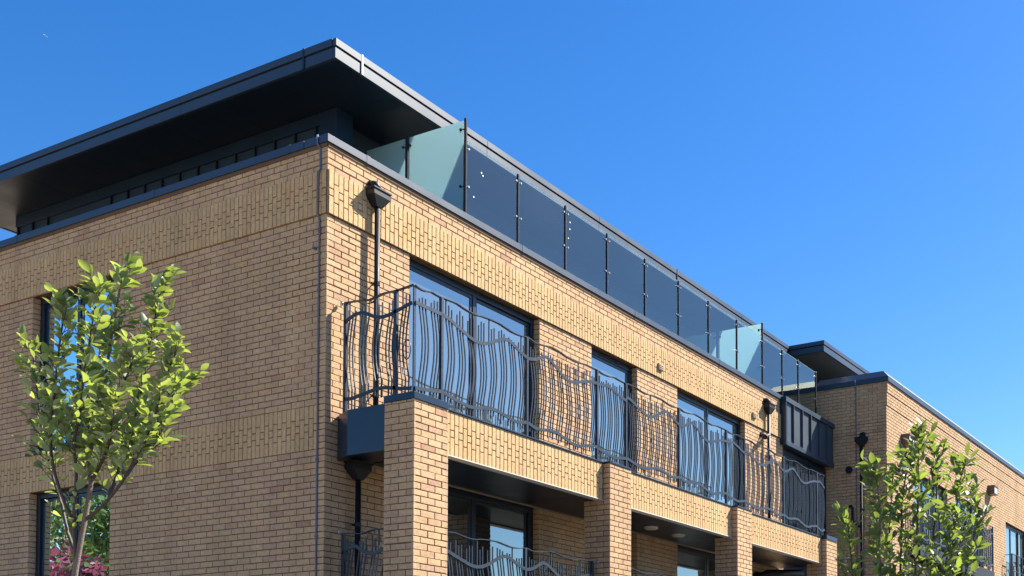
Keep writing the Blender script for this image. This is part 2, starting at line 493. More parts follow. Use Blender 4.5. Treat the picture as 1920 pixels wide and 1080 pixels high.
class Masonry:
    def __init__(s, frame):
        s.frame = frame
        s.bricks = []      # (face, t0, t1, z0, z1, out, soldier?, parent)
    def brick(s, face, t0, t1, z0, z1, out, soldier, parent):
        if t1-t0 > 0.012 and z1-z0 > 0.012:
            s.bricks.append((face, t0, t1, z0, z1, out + RNG.uniform(-.0014, .0014), soldier, parent))
    def coursed(s, face, t0, t1, z0, z1, parent, holes=(), out=0.0, phase=0, corner0=False, corner1=False):
        c0, c1 = math.floor(z0/C + 1e-6), math.ceil(z1/C - 1e-6)
        for c in range(c0, c1):
            b0, b1 = max(z0, c*C + JT/2), min(z1, (c+1)*C - JT/2)
            if b1-b0 < .015: continue
            spans = [(t0, t1)]
            zm = (b0+b1)/2
            for h0, h1, hz0, hz1 in holes:
                if hz0 < zm < hz1:
                    ns = []
                    for a, b in spans:
                        if h1 <= a or h0 >= b: ns.append((a, b)); continue
                        if h0 > a: ns.append((a, h0))
                        if h1 < b: ns.append((h1, b))
                    spans = ns
            off = ((c + phase) % 2)*0.1125
            for a, b in spans:
                k = math.floor((a-off)/0.225)
                while off + k*0.225 < b:
                    j0, j1 = off + k*0.225, off + (k+1)*0.225
                    k += 1
                    q0 = a if j0 <= a else j0 + JT/2
                    q1 = b if j1 >= b else j1 - JT/2
                    if q1-q0 < .03: continue
                    dz0 = RNG.uniform(-.001, .001)
                    s.brick(face, q0, q1, b0+dz0, b1+dz0, out, False, parent)
    def soldiers(s, face, t0, t1, z0, parent, holes=(), out=0.0, full=0.525):
        n = int(math.ceil((t1-t0)/C - 1e-6))
        pat = [[(.004, .215), (.226, .299), (.310, .521)], [(.004, .147), (.157, .368), (.378, .521)]]
        for i in range(n):
            a = t0 + i*C + JT*.45; b = min(t0 + (i+1)*C - JT*.45, t1)
            if any(h0 < (a+b)/2 < h1 for h0, h1 in holes): continue
            for q0, q1 in pat[i % 2]:
                s.brick(face, a + RNG.uniform(-.001, .001), b, z0+q0, z0+q1, out, True, parent)
    def finish(s, stuff_parent, limit=300):
        """the bricks that show largest become objects, the rest one joined mesh"""
        sc = []
        for i, (f, t0, t1, z0, z1, out, sol, par) in enumerate(s.bricks):
            area = 0
            nw = (s.frame.m.to_3x3() @ f.n)
            pc = s.frame.m @ f.p((t0+t1)/2, out, (z0+z1)/2)
            if nw.dot(C_POS - pc) > 0:
                q = [px_of(s.frame.m @ f.p(t, out, z)) for t, z in ((t0, z0), (t1, z0), (t1, z1), (t0, z1))]
                if all(q) and all(2 < k[0] < W_-2 and 2 < k[1] < H_-2 for k in q):
                    area = abs(sum(q[j][0]*q[(j+1) % 4][1] - q[(j+1) % 4][0]*q[j][1] for j in range(4)))/2
                    if hidden(pc): area = 0
            sc.append((-area, i))
        sc.sort()
        single = set(i for a, i in sc[:limit] if a < 0)
        cache = {}
        mbs = [MB(), MB()]
        for i, (f, t0, t1, z0, z1, out, sol, par) in enumerate(s.bricks):
            if i in single:
                w, h = round(t1-t0, 2), round(z1-z0, 2)
                key = (w, h, sol, round(f.a.x), round(f.a.y))
                if key not in cache:
                    mb = MB(); ff = Face((0, 0, 0), f.a, f.n)
                    brick_geo(mb, ff, -w/2, w/2, -h/2, h/2, 0, 0.0)
                    me = mb.mesh('brick'); me.materials.append(M['soldier' if sol else 'brick'])
                    cache[key] = me
                loc = f.p((t0+t1)/2, out, (z0+z1)/2) - Vector(BASE.get(par.name, (0, 0, 0)))
                link_copy('brick', cache[key], par, Matrix.Translation(loc))
            else:
                brick_geo(mbs[1 if sol else 0], f, t0, t1, z0, z1, out, RNG.random())
        # one joined part with two material slots
        mb = MB(); n0 = len(mbs[0].f)
        mb.add(mbs[0].v, mbs[0].f); mb.add(mbs[1].v, mbs[1].f); mb.r = mbs[0].r + mbs[1].r
        o = part('brickwork', mb, M['brick'], stuff_parent, kind='stuff', rnd=True)
        o.data.materials.append(M['soldier'])
        o.data.polygons.foreach_set('material_index', [0]*n0 + [1]*(len(mb.f)-n0))
        return o

def brick_geo(mb, f, t0, t1, z0, z1, out, r):
    e = 0.0035; d = 0.028
    P = f.p
    vs = [P(t0+e, out, z0+e), P(t1-e, out, z0+e), P(t1-e, out, z1-e), P(t0+e, out, z1-e),
          P(t0, out-e, z0), P(t1, out-e, z0), P(t1, out-e, z1), P(t0, out-e, z1),
          P(t0, out-d, z0), P(t1, out-d, z0), P(t1, out-d, z1), P(t0, out-d, z1)]
    fs = [(0, 1, 2, 3)]
    for k in range(4):
        j = (k+1) % 4
        fs.append((4+k, 4+j, j, k)); fs.append((8+k, 8+j, 4+j, 4+k))
    mb.add(vs, fs, r)

def hidden(p):
    """is this point of the main block behind the balcony beam or a pier? (only used to choose which bricks become objects)"""
    if p.y > -0.2 and -0.2 < p.x < 12.6 and p.z < -2.3:
        return True
    return False

def wall_cells(mb, face, t0, t1, z0, z1, holes, depth=0.0):
    """mortar sheet with openings, and its reveals"""
    ts = sorted({t0, t1} | {min(max(h[k], t0), t1) for h in holes for k in (0, 1)})
    zz = sorted({z0, z1} | {min(max(h[k], z0), z1) for h in holes for k in (2, 3)})
    for a, b in zip(ts, ts[1:]):
        for c, d in zip(zz, zz[1:]):
            tm, zm = (a+b)/2, (c+d)/2
            if any(h[0] < tm < h[1] and h[2] < zm < h[3] for h in holes): continue
            mb.quad(face.p(a, -RECESS, c), face.p(b, -RECESS, c), face.p(b, -RECESS, d), face.p(a, -RECESS, d))
    if depth:
        for h0, h1, hz0, hz1 in holes:
            h0, h1, hz0, hz1 = h0-RECESS, h1+RECESS, hz0-RECESS, hz1+RECESS
            for (ta, za, tb, zb) in ((h0, hz0, h0, hz1), (h1, hz0, h1, hz1), (h0, hz1, h1, hz1), (h0, hz0, h1, hz0)):
                mb.quad(face.p(ta, -RECESS-.001, za), face.p(tb, -RECESS-.001, zb), face.p(tb, -depth, zb), face.p(ta, -depth, za))

def fbox(mb, face, t0, t1, o0, o1, z0, z1, bev=0.0):
    """axis-aligned box in face coordinates"""
    p = face.p(t0, o0, z0); q = face.p(t1, o1, z1)
    mb.box(min(p.x, q.x), max(p.x, q.x), min(p.y, q.y), max(p.y, q.y), z0, z1, bev)
    return mb

# ------------------------------------------------------------------ ground
g = MB(); g.quad((-400, -400, GROUND), (400, -400, GROUND), (400, 400, GROUND), (-400, 400, GROUND))
part('ground', g, M['paving'], kind='structure')
cp_ = MB(); cp_.quad((-6, -18.5, GROUND+.004), (80, -18.5, GROUND+.004), (80, -.02, GROUND+.004), (-6, -.02, GROUND+.004))
rd = MB(); rd.quad((-400, -26, GROUND+.004), (400, -26, GROUND+.004), (400, -19, GROUND+.004), (-400, -19, GROUND+.004))
M['asphalt'] = simple('asphalt', (.05, .05, .052), 0.9, noise=0.2, nscale=1.2, bump=0.4, bscale=60)
part('road', rd, M['asphalt'], kind='structure')
part('dark_bounce_court', cp_, M['asphalt'], kind='structure')  # dark asphalt out of view, added to cut light bounced under the balcony

# ------------------------------------------------------------------ windows
def window(parent, face, t0, t1, z0, z1, recess, splits, name='window', fw=0.075, proud=None, vent=False, sash=0.05, glass='window'):
    """frame, sashes and one pane per light; splits are the mullion positions along the face"""
    mb = MB()
    o0, o1 = -recess-.07, -recess
    fbox(mb, face, t0, t1, o0, o1, z1-fw, z1, .004)
    fbox(mb, face, t0, t1, o0, o1, z0, z0+fw, .004)
    fbox(mb, face, t0, t0+fw*.8, o0, o1-.002, z0+fw, z1-fw, .004)
    fbox(mb, face, t1-fw*.8, t1, o0, o1-.002, z0+fw, z1-fw, .004)
    for x in splits:
        fbox(mb, face, x-.035, x+.035, o0, o1-.004, z0+fw, z1-fw, .004)
    w = part(name, mb, M['frame'], parent)
    ed = [t0+fw*.8] + [v for x in splits for v in (x-.035, x+.035)] + [t1-fw*.8]
    for i in range(0, len(ed), 2):
        a, b = ed[i], ed[i+1]
        k = -.014 - .02*((i//2) % 2)
        s = MB()
        s0, s1 = o1+k-.035, o1+k
        fbox(s, face, a, b, s0, s1, z1-fw-sash, z1-fw-.003, .003)
        fbox(s, face, a, b, s0, s1, z0+fw+.003, z0+fw+sash, .003)
        fbox(s, face, a+.003, a+sash, s0, s1-.002, z0+fw+sash, z1-fw-sash, .003)
        fbox(s, face, b-sash, b-.003, s0, s1-.002, z0+fw+sash, z1-fw-sash, .003)
        part('sash', s, M['frame'], w)
        p = MB()
        P = lambda t, z: face.p(t, s1-.012, z)
        p.quad(P(a+sash, z0+fw+sash), P(b-sash, z0+fw+sash), P(b-sash, z1-fw-sash), P(a+sash, z1-fw-sash))
        part('pane', p, M[glass], w)
    if vent:
        v = MB(); fbox(v, face, t0+.32, t1-.38, o1-.001, o1+.014, z1-.05, z1-.03, .003)
        part('trickle_vent', v, M['pipe'], w)
    return w

# ------------------------------------------------------------------ main block
B = thing('apartment_building', 'three storey buff brick apartment block with brick piered balcony and dark metal penthouse roof', 'building', (0, 0, GROUND))
FR = Face((0, 0, 0), (1, 0, 0), (0, -1, 0))       # street front
FL = Face((0, 0, 0), (0, 1, 0), (-1, 0, 0))       # shaded flank
MS = Masonry(WORLD)
SPL = [(1.35, 4.05, (2.72,)), (5.4, 6.75, ()), (8.1, 10.8, (9.42,))]
holesR = [(a, b, -2.33, 0.0) for a, b, _ in SPL] + [(a, b, -5.10, -2.775) for a, b, _ in SPL] + [(a, b, GROUND, -5.55) for a, b, _ in SPL]
holesL = [(3.9375, 5.7375, -2.25, 0.0), (3.9375, 5.7375, -5.025, -2.775), (3.9375, 5.7375, -7.2, -5.55)]
ZT = 0.84
XE = 12.6
YE = 11.0

wr = MB()
wall_cells(wr, FR, 0.0, XE, GROUND, ZT, holesR, .2)
wr.quad((XE-.009, 0.009, GROUND), (XE-.009, .3, GROUND), (XE-.009, .3, ZT), (XE-.009, 0.009, ZT))
wall_r = part('street_wall', wr, M['mortar'], B)
wl_ = MB(); wall_cells(wl_, FL, 0.0, YE, GROUND, ZT, holesL, .2)
wall_l = part('flank_wall', wl_, M['mortar'], B)
core = MB(); core.box(.32, XE-.1, .32, YE-.1, GROUND, .55)
part('inner_core', core, M['soffit'], B)
cap = MB(); cap.box(.02, XE-.02, .02, YE, .60, .66); cap.quad((.01, YE, GROUND), (XE, YE, GROUND), (XE, YE, ZT), (.01, YE, ZT))
part('roof_deck', cap, M['soffit'], B)

# street front brickwork
MS.coursed(FR, 0, XE, 0.525, ZT, wall_r, phase=0)
MS.soldiers(FR, 0, XE, 0.0, wall_r, out=0.028)
MS.coursed(FR, 0, XE, GROUND, 0.0, wall_r, holes=holesR, phase=0)
# flank brickwork
MS.coursed(FL, 0, YE, 0.525, ZT, wall_l, phase=1)
MS.soldiers(FL, 0, YE, 0.0, wall_l, out=0.02)
MS.coursed(FL, 0, YE, -2.25, 0.0, wall_l, holes=holesL, phase=1)
MS.coursed(FL, 0, .1125-.005, -2.775, -2.25, wall_l, phase=1)
MS.soldiers(FL, .1125, YE, -2.775, wall_l, out=0.003)
MS.coursed(FL, 0, YE, -5.025, -2.775, wall_l, holes=holesL, phase=1)
MS.coursed(FL, 0, .1125-.005, -5.55, -5.025, wall_l, phase=1)
MS.soldiers(FL, .1125, YE, -5.55, wall_l, out=0.003)
MS.coursed(FL, 0, YE, GROUND, -5.55, wall_l, holes=holesL, phase=1)
# backing of the projecting band, so that no joint shows daylight
bk = MB(); bk.box(-.012, XE, -.02, -.009, .004, .521); bk.box(-.012, -.009, -.009, YE, .004, .521)
part('band_backing', bk, M['mortar'], B)
# brick jambs of the openings
for t0, t1, z0, z1 in holesR[:6]:
    for t, sgn in ((t1, -1), (t0, 1)):
        jf = Face((t, 0, 0), (0, 1, 0), (sgn, 0, 0))
        MS.coursed(jf, .012, .112, z0, z1, wall_r, phase=1)
for t0, t1, z0, z1 in holesL[:2]:
    for t, sgn in ((t0, 1), (t1, -1)):
        jf = Face((0, t, 0), (1, 0, 0), (0, sgn, 0))
        MS.coursed(jf, .012, .112, z0, z1, wall_l, phase=1)

for a, b, sp in SPL:
    window(B, FR, a+.012, b-.012, -2.32, -.004, .10, sp, 'balcony_door', vent=(len(sp) == 0))
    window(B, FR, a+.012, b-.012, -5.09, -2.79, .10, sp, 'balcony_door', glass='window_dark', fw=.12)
for t0, t1, z0, z1 in holesL[:2]:
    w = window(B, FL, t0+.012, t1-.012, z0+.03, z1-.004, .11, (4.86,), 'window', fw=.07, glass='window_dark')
    sl = MB(); fbox(sl, FL, t0-.04, t1+.04, -.11, .045, z0-.012, z0+.028, .004)
    part('sill', sl, M['frame'], w)
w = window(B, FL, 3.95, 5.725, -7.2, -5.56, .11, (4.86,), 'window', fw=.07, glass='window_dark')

# parapet coping, in lengths with thin cover seams
def coping_run(face, t0, t1, cuts, zb=.847, zt=.942, over=.032, deep=.36):
    ed = [t0] + cuts + [t1]
    for a, b in zip(ed, ed[1:]):
        mb = MB(); fbox(mb, face, a+.0015, b-.0015, -deep, over, zb, zt, .004)
        part('coping', mb, M['fascia'], B)
    for c in cuts:
        mb = MB(); fbox(mb, face, c-.03, c+.03, -deep+.002, over+.003, zb-.002, zt+.003)
        part('coping_cover', mb, M['fascia'], B)
coping_run(FR, -.032, XE+.01, [.612, 3.63, 6.67, 9.7])
coping_run(FL, .365, YE, [.601+.02, 3.12, 6.125, 9.1], over=.0325)
ub = MB(); ub.box(.004, XE, -.012, .02, .80, .846); ub.box(-.012, .02, .0, YE, .80, .846)
part('coping_backing', ub, M['mortar'], B)

# penthouse
PZ0, PZ1 = .66, 2.6
pw = MB()
pw.box(1.83, 14.8, 2.05, 9.35, PZ0, PZ1)
pent = part('penthouse_wall', pw, M['pent'], B)
for y in [2.2177 + .4167*i for i in range(18)]:
    if 6.9 < y < 8.3: continue
    mb = MB(); mb.box(1.795, 1.832, y-.014, y+.014, PZ0, 2.42, .004)
    part('standing_seam', mb, M['pipe'], pent)
tr = MB(); tr.box(1.80, 1.829, 2.12, 9.36, 2.42, 2.598, .004)
part('head_trim', tr, M['metal'], pent)
po = MB(); po.box(1.79, 2.09, 1.79, 2.12, PZ0, 2.598, .006)
part('corner_post', po, M['metal'], pent)
pd = MB(); pd.box(1.80, 1.829, 6.95, 8.25, PZ0, 2.1)
part('louvre_panel', pd, M['pipe'], pent)
FP = Face((0, 2.05, 0), (1, 0, 0), (0, -1, 0))
for a, b in ((2.9, 5.6), (6.2, 8.9), (9.6, 11.4), (12.2, 14.4)):
    window(B, FP, a, b, .72, 2.40, -.03, ((a+b)/2,), 'terrace_door', fw=.08)
# wide flat roof: soffit boards, two step fascia
RX0, RY0, RX1, RY1, RZ = .935, .907, 14.88, 10.0, 2.6
rf = MB(); rf.box(RX0+.02, RX1, RY0+.02, RY1, RZ+.006, RZ+.25)
roof = part('flat_roof', rf, M['metal'], B)
for i in range(8):
    a = RY0+.01 + i*1.14; b = min(a+1.136, RY1-.01)
    mb = MB(); mb.box(RX0+.015, 1.95, a, b, RZ, RZ+.006)
    part('soffit_board', mb, M['soffit'], roof)
for i in range(9):
    a = 1.955 + i*1.45; b = min(a+1.446, RX1-.01)
    mb = MB(); mb.box(a, b, RY0+.015, 2.2, RZ, RZ+.006)
    part('soffit_board', mb, M['soffit'], roof)
def fascia_run(axis, a0, a1, cuts, line, sign):
    ed = [a0] + cuts + [a1]
    for i, (a, b) in enumerate(zip(ed, ed[1:])):
        for (z0, z1, o) in ((RZ-.004, RZ+.135, .0), (RZ+.158, RZ+.254, .012)):
            mb = MB()
            l0, l1 = line - .018 - o, line + .03
            if axis == 'x': mb.box(a+.0015, b-.0015, l0, l1, z0, z1, .003)
            else: mb.box(l0, l1, a+.0015, b-.0015, z0, z1, .003)
            part('fascia', mb, M['fascia'], roof)
    mb = MB()
    if axis == 'x': mb.box(a0+.01, a1, line, line+.03, RZ+.13, RZ+.16)
    else: mb.box(line, line+.03, a0+.01, a1, RZ+.13, RZ+.16)
    part('shadow_gap', mb, M['pipe'], roof)
fascia_run('x', RX0-.018, RX1+.0, [1.37, 3.9, 6.9, 9.6, 12.4], RY0, 1)
fascia_run('y', RY0+.031, RY1+.02, [1.45, 3.9, 6.3, 8.4], RX0+.0005, 1)
bf = MB(); bf.box(RX0, RX1, RY1, RY1+.03, RZ-.004, RZ+.254)
part('fascia', bf, M['fascia'], roof)
for (u, z0) in ((1.37, RZ), (9.6, RZ)):
    mb = MB(); mb.box(u-.012, u+.012, RY0-.034, RY0-.0, RZ-.008, RZ+.262)
    part('fascia_strap', mb, M['steel' if u < 2 else 'metal'], roof)
mb = MB(); mb.box(RX0-.034, RX0, 1.44, 1.47, RZ-.008, RZ+.262)
part('fascia_strap', mb, M['metal'], roof)

# metal clad bay at the far end, glazed door below it
FC = Face((0, -.12, 0), (1, 0, 0), (0, -1, 0))
cb = MB(); fbox(cb, FC, 12.5, 15.19, -.4, -.012, -.10, .80)
bay = part('clad_bay', cb, M['clad'], B)
mb = MB(); fbox(mb, FC, 12.47, 15.195, -.4, .03, .80, .905, .004); part('coping', mb, M['fascia'], bay)
mb = MB(); fbox(mb, FC, 12.5, 15.19, -.05, .012, -.135, -.03, .004); part('base_trim', mb, M['fascia'], bay)
mb = MB(); fbox(mb, FC, 12.46, 12.53, -.3, .022, -.13, .91, .004); part('end_post', mb, M['metal'], bay)
for x in (12.873, 13.349, 13.817, 14.30, 14.774):
    mb = MB(); fbox(mb, FC, x-.014, x+.014, -.02, .035, -.03, .80, .003); part('standing_seam', mb, M['clad'], bay)
FD = Face((0, .05, 0), (1, 0, 0), (0, -1, 0))
window(B, FD, 12.61, 15.19, -2.32, -.14, .03, (13.45, 14.3), 'balcony_door', fw=.09)
mb = MB(); mb.box(12.6, 15.2, .13, .3, GROUND, -.1); part('door_backing', mb, M['soffit'], B)

# ------------------------------------------------------------------ balcony: piers, beams, deck
PIERS = [0.0, 3.875, 7.795, 11.735]
PW, PY0, PY1 = .5525, -1.375, -.932
tops = [-2.373, -2.345, -2.345, -2.373]
for i, x in enumerate(PIERS):
    z1 = tops[i]
    mb = MB(); r = RECESS; mb.box(x+r, x+PW-r, PY0+r, PY1-r, GROUND, z1-.001)
    pier = part('brick_pier', mb, M['mortar'], B)
    f1 = Face((x, PY0, 0), (1, 0, 0), (0, -1, 0)); MS.coursed(f1, 0, PW, GROUND, z1, pier, phase=i % 2)
    f2 = Face((x, PY0, 0), (0, 1, 0), (-1, 0, 0)); MS.coursed(f2, 0, PY1-PY0, GROUND, z1, pier, phase=1+i % 2)
    f3 = Face((x+PW, PY0, 0), (0, 1, 0), (1, 0, 0)); MS.coursed(f3, 0, PY1-PY0, GROUND, z1, pier, phase=1+i % 2)
    f4 = Face((x, PY1, 0), (1, 0, 0), (0, 1, 0)); MS.coursed(f4, 0, PW, GROUND, z1, pier, phase=i % 2)
    h = .08 if i in (0, 3) else .027
    mb = MB(); mb.box(x-.012, x+PW-.006, PY0-.012, PY1+.004, z1, z1+h, .003)
    part('pier_cap', mb, M['metal'], pier)
for zoff in (0, -2.775):
    for i in range(3):
        a, b = PIERS[i]+PW, PIERS[i+1]
        mb = MB(); mb.box(a, b, -1.265+RECESS, -1.16, -2.849+zoff, -2.346+zoff)
        beam = part('balcony_beam', mb, M['mortar'], B)
        fb = Face((0, -1.265, 0), (1, 0, 0), (0, -1, 0))
        MS.soldiers(fb, a+.004, b-.002, -2.862+zoff, beam, out=0)
        mb = MB(); mb.box(a, b, -1.272, -1.15, -2.868+zoff, -2.8585+zoff); part('steel_flange', mb, M['pale'], beam)
        mb = MB(); mb.box(a-.006, b-.012, -1.281, -1.15, -2.3395+zoff, -2.318+zoff, .003); part('edge_trim', mb, M['metal'], beam)
    mb = MB()
    mb.prism([(.2, -.002), (.05, -.32), (.05, -1.15), (12.3, -1.15), (12.3, -.12), (12.3, -.002)], -2.84+zoff, -2.365+zoff)
    deck = part('balcony_deck', mb, M['metal'], B)
    mb = MB(); mb.prism([(.19, -.003), (.042, -.318), (.042, -.93), (.13, -.93), (.13, -.33), (.24, -.003)], -2.89+zoff, -2.36+zoff); part('end_panel', mb, M['metal'], deck)
    mb = MB(); mb.box(.6, 12.28, -1.148, -.02, -2.362+zoff, -2.325+zoff); part('decking', mb, M['soffit'], deck)
    for k in range(4):
        mb = MB(); mb.box(.64+2.9*k, .64+2.9*k+2.89, -1.145, -.125, -2.848+zoff, -2.8405+zoff); part('soffit_board', mb, M['soffit'], deck)
    mb = MB(); mb.box(.2, 12.3, -.028, -.006, -2.86+zoff, -2.785+zoff); part('wall_trim', mb, M['vent'], deck)

# ------------------------------------------------------------------ wing
WB = thing('brick_wing', 'plain buff brick wing with sloped dark parapet at the far end of the block', 'building', (0, 0, GROUND), frame=WING)
MW = Masonry(WING)
GF = Face((0, 0, 0), (1, 0, 0), (0, -1, 0))
GL = Face((0, 0, 0), (0, 1, 0), (-1, 0, 0))
WL, WD, WZ = 26.0, 6.0, 1.757
wins = [(1.8, 4.5), (5.175, 7.875), (10.35, 13.05), (15.5, 18.2), (20.5, 23.2)]
holesW = [(a, b, -2.30, 0.0) for a, b in wins] + [(a, b, -5.1, -2.775) for a, b in wins]
mb = MB(); wall_cells(mb, GF, 0, WL, GROUND, WZ, holesW, .2)
wf = part('street_wall', mb, M['mortar'], WB)
mb = MB(); wall_cells(mb, GL, 0, WD, GROUND, WZ, []); wl2 = part('flank_wall', mb, M['mortar'], WB)
MW.coursed(GF, 0, WL, 1.5, WZ, wf, out=.03)
MW.coursed(GF, 0, WL, 1.2, 1.5, wf, out=.015)
MW.coursed(GF, 0, WL, GROUND, 1.2, wf, holes=holesW)
MW.coursed(GL, 0, WD, GROUND, WZ, wl2, phase=1)
mb = MB(); mb.box(.002, WL, -.0065, -.001, 1.2+.004, 1.502); mb.box(.002, WL, -.0215, -.002, 1.5+.004, WZ)
part('band_backing', mb, M['mortar'], WB)
for t0, t1, z0, z1 in holesW:
    jf = Face((t1, 0, 0), (0, 1, 0), (-1, 0, 0)); MW.coursed(jf, .012, .112, z0, z1, wf, phase=1)
for a, b in wins:
    window(WB, GF, a+.012, b-.012, -2.28, -.004, .10, (a+(b-a)*.36, a+(b-a)*.72), 'french_window', fw=.06)
    window(WB, GF, a+.012, b-.012, -5.05, -2.78, .10, (a+(b-a)*.36, a+(b-a)*.72), 'french_window', fw=.06)
# parapet: upright band and a 45 degree weathering above it
mb = MB(); mb.box(-.03, WL, -.06, WD, 1.757, 1.872, .004)
cp = part('parapet_coping', mb, M['fascia'], WB)
mb = MB(); s = .19
o = [(-.03, -.06), (WL, -.06), (WL, WD), (-.03, WD)]; q = [(-.03+s, -.06+s), (WL, -.06+s), (WL, WD-s), (-.03+s, WD-s)]
vs = [(x, y, 1.873) for x, y in o] + [(x, y, 1.873+s) for x, y in q]
mb.add(vs, [(0, 1, 5, 4), (1, 2, 6, 5), (2, 3, 7, 6), (3, 0, 4, 7), (4, 5, 6, 7)])
part('weathering', mb, M['fascia'], cp)
# upper storey behind the wing parapet, under its own roof slab (world aligned)
mb = MB(); mb.box(.8, 22, 2.6, 9.5, 1.0, 2.6); part('upper_wall', mb, M['clad'], WB)
ux, uy = 14.885-15.2, 0.0+1.44
mb = MB(); mb.box(ux+.02, 22, uy+.02, 11, RZ+.006, RZ+.25); r2 = part('flat_roof', mb, M['metal'], WB)
for i in range(8):
    a = ux+.02 + i*1.5
    mb = MB(); mb.box(a, a+1.494, uy+.015, 3.0, RZ, RZ+.006); part('soffit_board', mb, M['soffit_light'], r2)
for (z0, z1, o_) in ((RZ-.004, RZ+.135, 0), (RZ+.158, RZ+.254, .012)):
    for k in range(7):
        mb = MB(); mb.box(ux-.018-o_ + (k*3.2 if k else 0), ux + (k+1)*3.2-.003, uy-.018-o_, uy+.03, z0, z1, .003); part('fascia', mb, M['fascia'], r2)
    mb = MB(); mb.box(ux-.018-o_, ux+.03, uy+.031, 11, z0, z1, .003); part('fascia', mb, M['fascia'], r2)
mb = MB(); mb.box(ux+.001, 22, uy+.001, uy+.03, RZ+.13, RZ+.16); mb.box(ux+.001, ux+.03, uy+.03, 11, RZ+.13, RZ+.16); part('shadow_gap', mb, M['pipe'], r2)

MS.finish(B)
MW.finish(WB)

# ------------------------------------------------------------------ wavy balcony railings
A_MID = [(0, -1.20), (.08, -1.223), (.155, -1.263), (.24, -1.3), (.315, -1.337), (.385, -1.351), (.455, -1.338), (.545, -1.288), (.615, -1.227), (.7, -1.161), (.765, -1.155), (.82, -1.182), (.9, -1.234), (1, -1.275)]
A_LOW = [(0, -2.115), (.1, -2.141), (.2, -2.165), (.29, -2.179), (.37, -2.168), (.465, -2.132), (.555, -2.108), (.65, -2.112), (.74, -2.135), (.81, -2.155), (.88, -2.157), (1, -2.115)]
A_TOP = [(0, -1.0), (.1, -.991), (.16, -.987), (.24, -1.007), (.31, -1.019), (.37, -1.021), (.45, -1.001), (.55, -.991), (.65, -.99), (.73, -1.007), (.81, -1.024), (.9, -1.022), (1, -1.0)]
B_MID = [(0, -1.28), (.1, -1.25), (.18, -1.187), (.24, -1.148), (.31, -1.17), (.4, -1.24), (.49, -1.312), (.57, -1.341), (.66, -1.322), (.78, -1.261), (.9, -1.211), (1, -1.196)]
B_LOW = [(0, -2.115), (.1, -2.152), (.18, -2.15), (.3, -2.114), (.4, -2.109), (.5, -2.147), (.63, -2.189), (.72, -2.184), (.84, -2.138), (1, -2.105)]
B_TOP = [(0, -.996), (.1, -1.023), (.2, -1.01), (.32, -.979), (.42, -.987), (.55, -1.016), (.68, -1.026), (.82, -1.0), (1, -1.0)]
C_MID = [(0, -1.205), (.15, -1.185), (.35, -1.165), (.6, -1.2), (.85, -1.25), (1, -1.262)]
C_LOW = [(0, -2.12), (.3, -2.155), (.6, -2.172), (.85, -2.14), (1, -2.12)]
C_TOP = [(0, -1.0), (.2, -1.02), (.4, -1.015), (.6, -.99), (.8, -1.0), (1, -1.004)]
L_MID = [(0, -1.275), (.09, -1.221), (.18, -1.189), (.27, -1.187), (.36, -1.224), (.46, -1.274), (.55, -1.294), (.66, -1.287), (.76, -1.258), (1, -1.2)]
L_LOW = [(0, -2.173), (.13, -2.183), (.24, -2.163), (.36, -2.144), (.48, -2.119), (.6, -2.122), (.72, -2.142), (.85, -2.17), (1, -2.185)]
L_TOP = [(0, -1.02), (.1, -1.026), (.25, -1.036), (.36, -1.052), (.45, -1.038), (.57, -1.014), (.72, -1.016), (.85, -1.008), (1, -.992)]
TABS = {'A': (A_TOP, A_MID, A_LOW), 'B': (B_TOP, B_MID, B_LOW), 'C': (C_TOP, C_MID, C_LOW), 'L': (L_TOP, L_MID, L_LOW), 'D': (C_TOP, [(0, -1.2), (1, -1.203)], [(0, -2.182), (.5, -2.153), (1, -2.115)])}

def rail_panel(root, face, t0, t1, tabs, zoff, bulge=.052, rnd=None, post0=True, post1=False):
    top, mid, low = tabs
    L = t1-t0
    F = lambda tab, t: lerp_tab(tab, (t-t0)/L) + zoff
    n = max(6, int(L/.055))
    ts = [t0 + L*i/n for i in range(n+1)]
    up = Vector((0, 0, 1))
    mb = MB(); mb.tube([face.p(t, 0, F(top, t)) for t in ts], 0, sq=(.020, .005, up)); part('top_rail', mb, M['rail'], root)
    e0 = .02 if post0 else 0
    ts2 = [t0+e0 + (L-e0-.0215)*i/n for i in range(n+1)]
    mb = MB(); mb.tube([face.p(t, .016, F(mid, t)) for t in ts2], 0, sq=(.005, .0205, up)); part('wave_rail', mb, M['rail'], root)
    mb = MB(); mb.tube([face.p(t, .016, F(low, t)) for t in ts2], 0, sq=(.005, .0205, up)); part('wave_rail', mb, M['rail'], root)
    ng = max(1, round((L-.06)/.193))
    pitch = (L-.05)/ng
    rr = rnd or RNG
    for g_ in range(ng):
        c = t0 + .03 + pitch*(g_+.5)
        tall = rr.choice([0, 1, 2, 3, 3])
        for k in range(3):
            t = c + (k-1)*.050
            if not (t0+.03 < t < t1-.03): continue
            zt_, zm, zl = F(top, t), F(mid, t), F(low, t)
            zstub = zt_-.008 if k == tall and rr.random() < .55 else zt_ - rr.uniform(.055, .13)
            zstub = max(zstub, zm+.05)
            zend = max(zl - rr.uniform(.06, .135), -2.312+zoff)
            pts = [face.p(t, 0, zstub), face.p(t, 0, zm-.02)]
            H = zm-.02 - zl
            for i in range(1, 8):
                f = i/8
                dx = bulge*math.sin(math.pi*min(1, f*1.12))**1.0 if f < .893 else -bulge*.10
                if f >= .893: dx = -.004
                pts.append(face.p(t+dx*(1 if f < .893 else 1), 0, zm-.02-H*f))
            pts += [face.p(t-.008, 0, zl), face.p(t-.008, 0, zend)]
            mb = MB(); mb.tube(pts, 0, sq=(.0067, .0067, face.n)); part('baluster', mb, M['rail'], root)

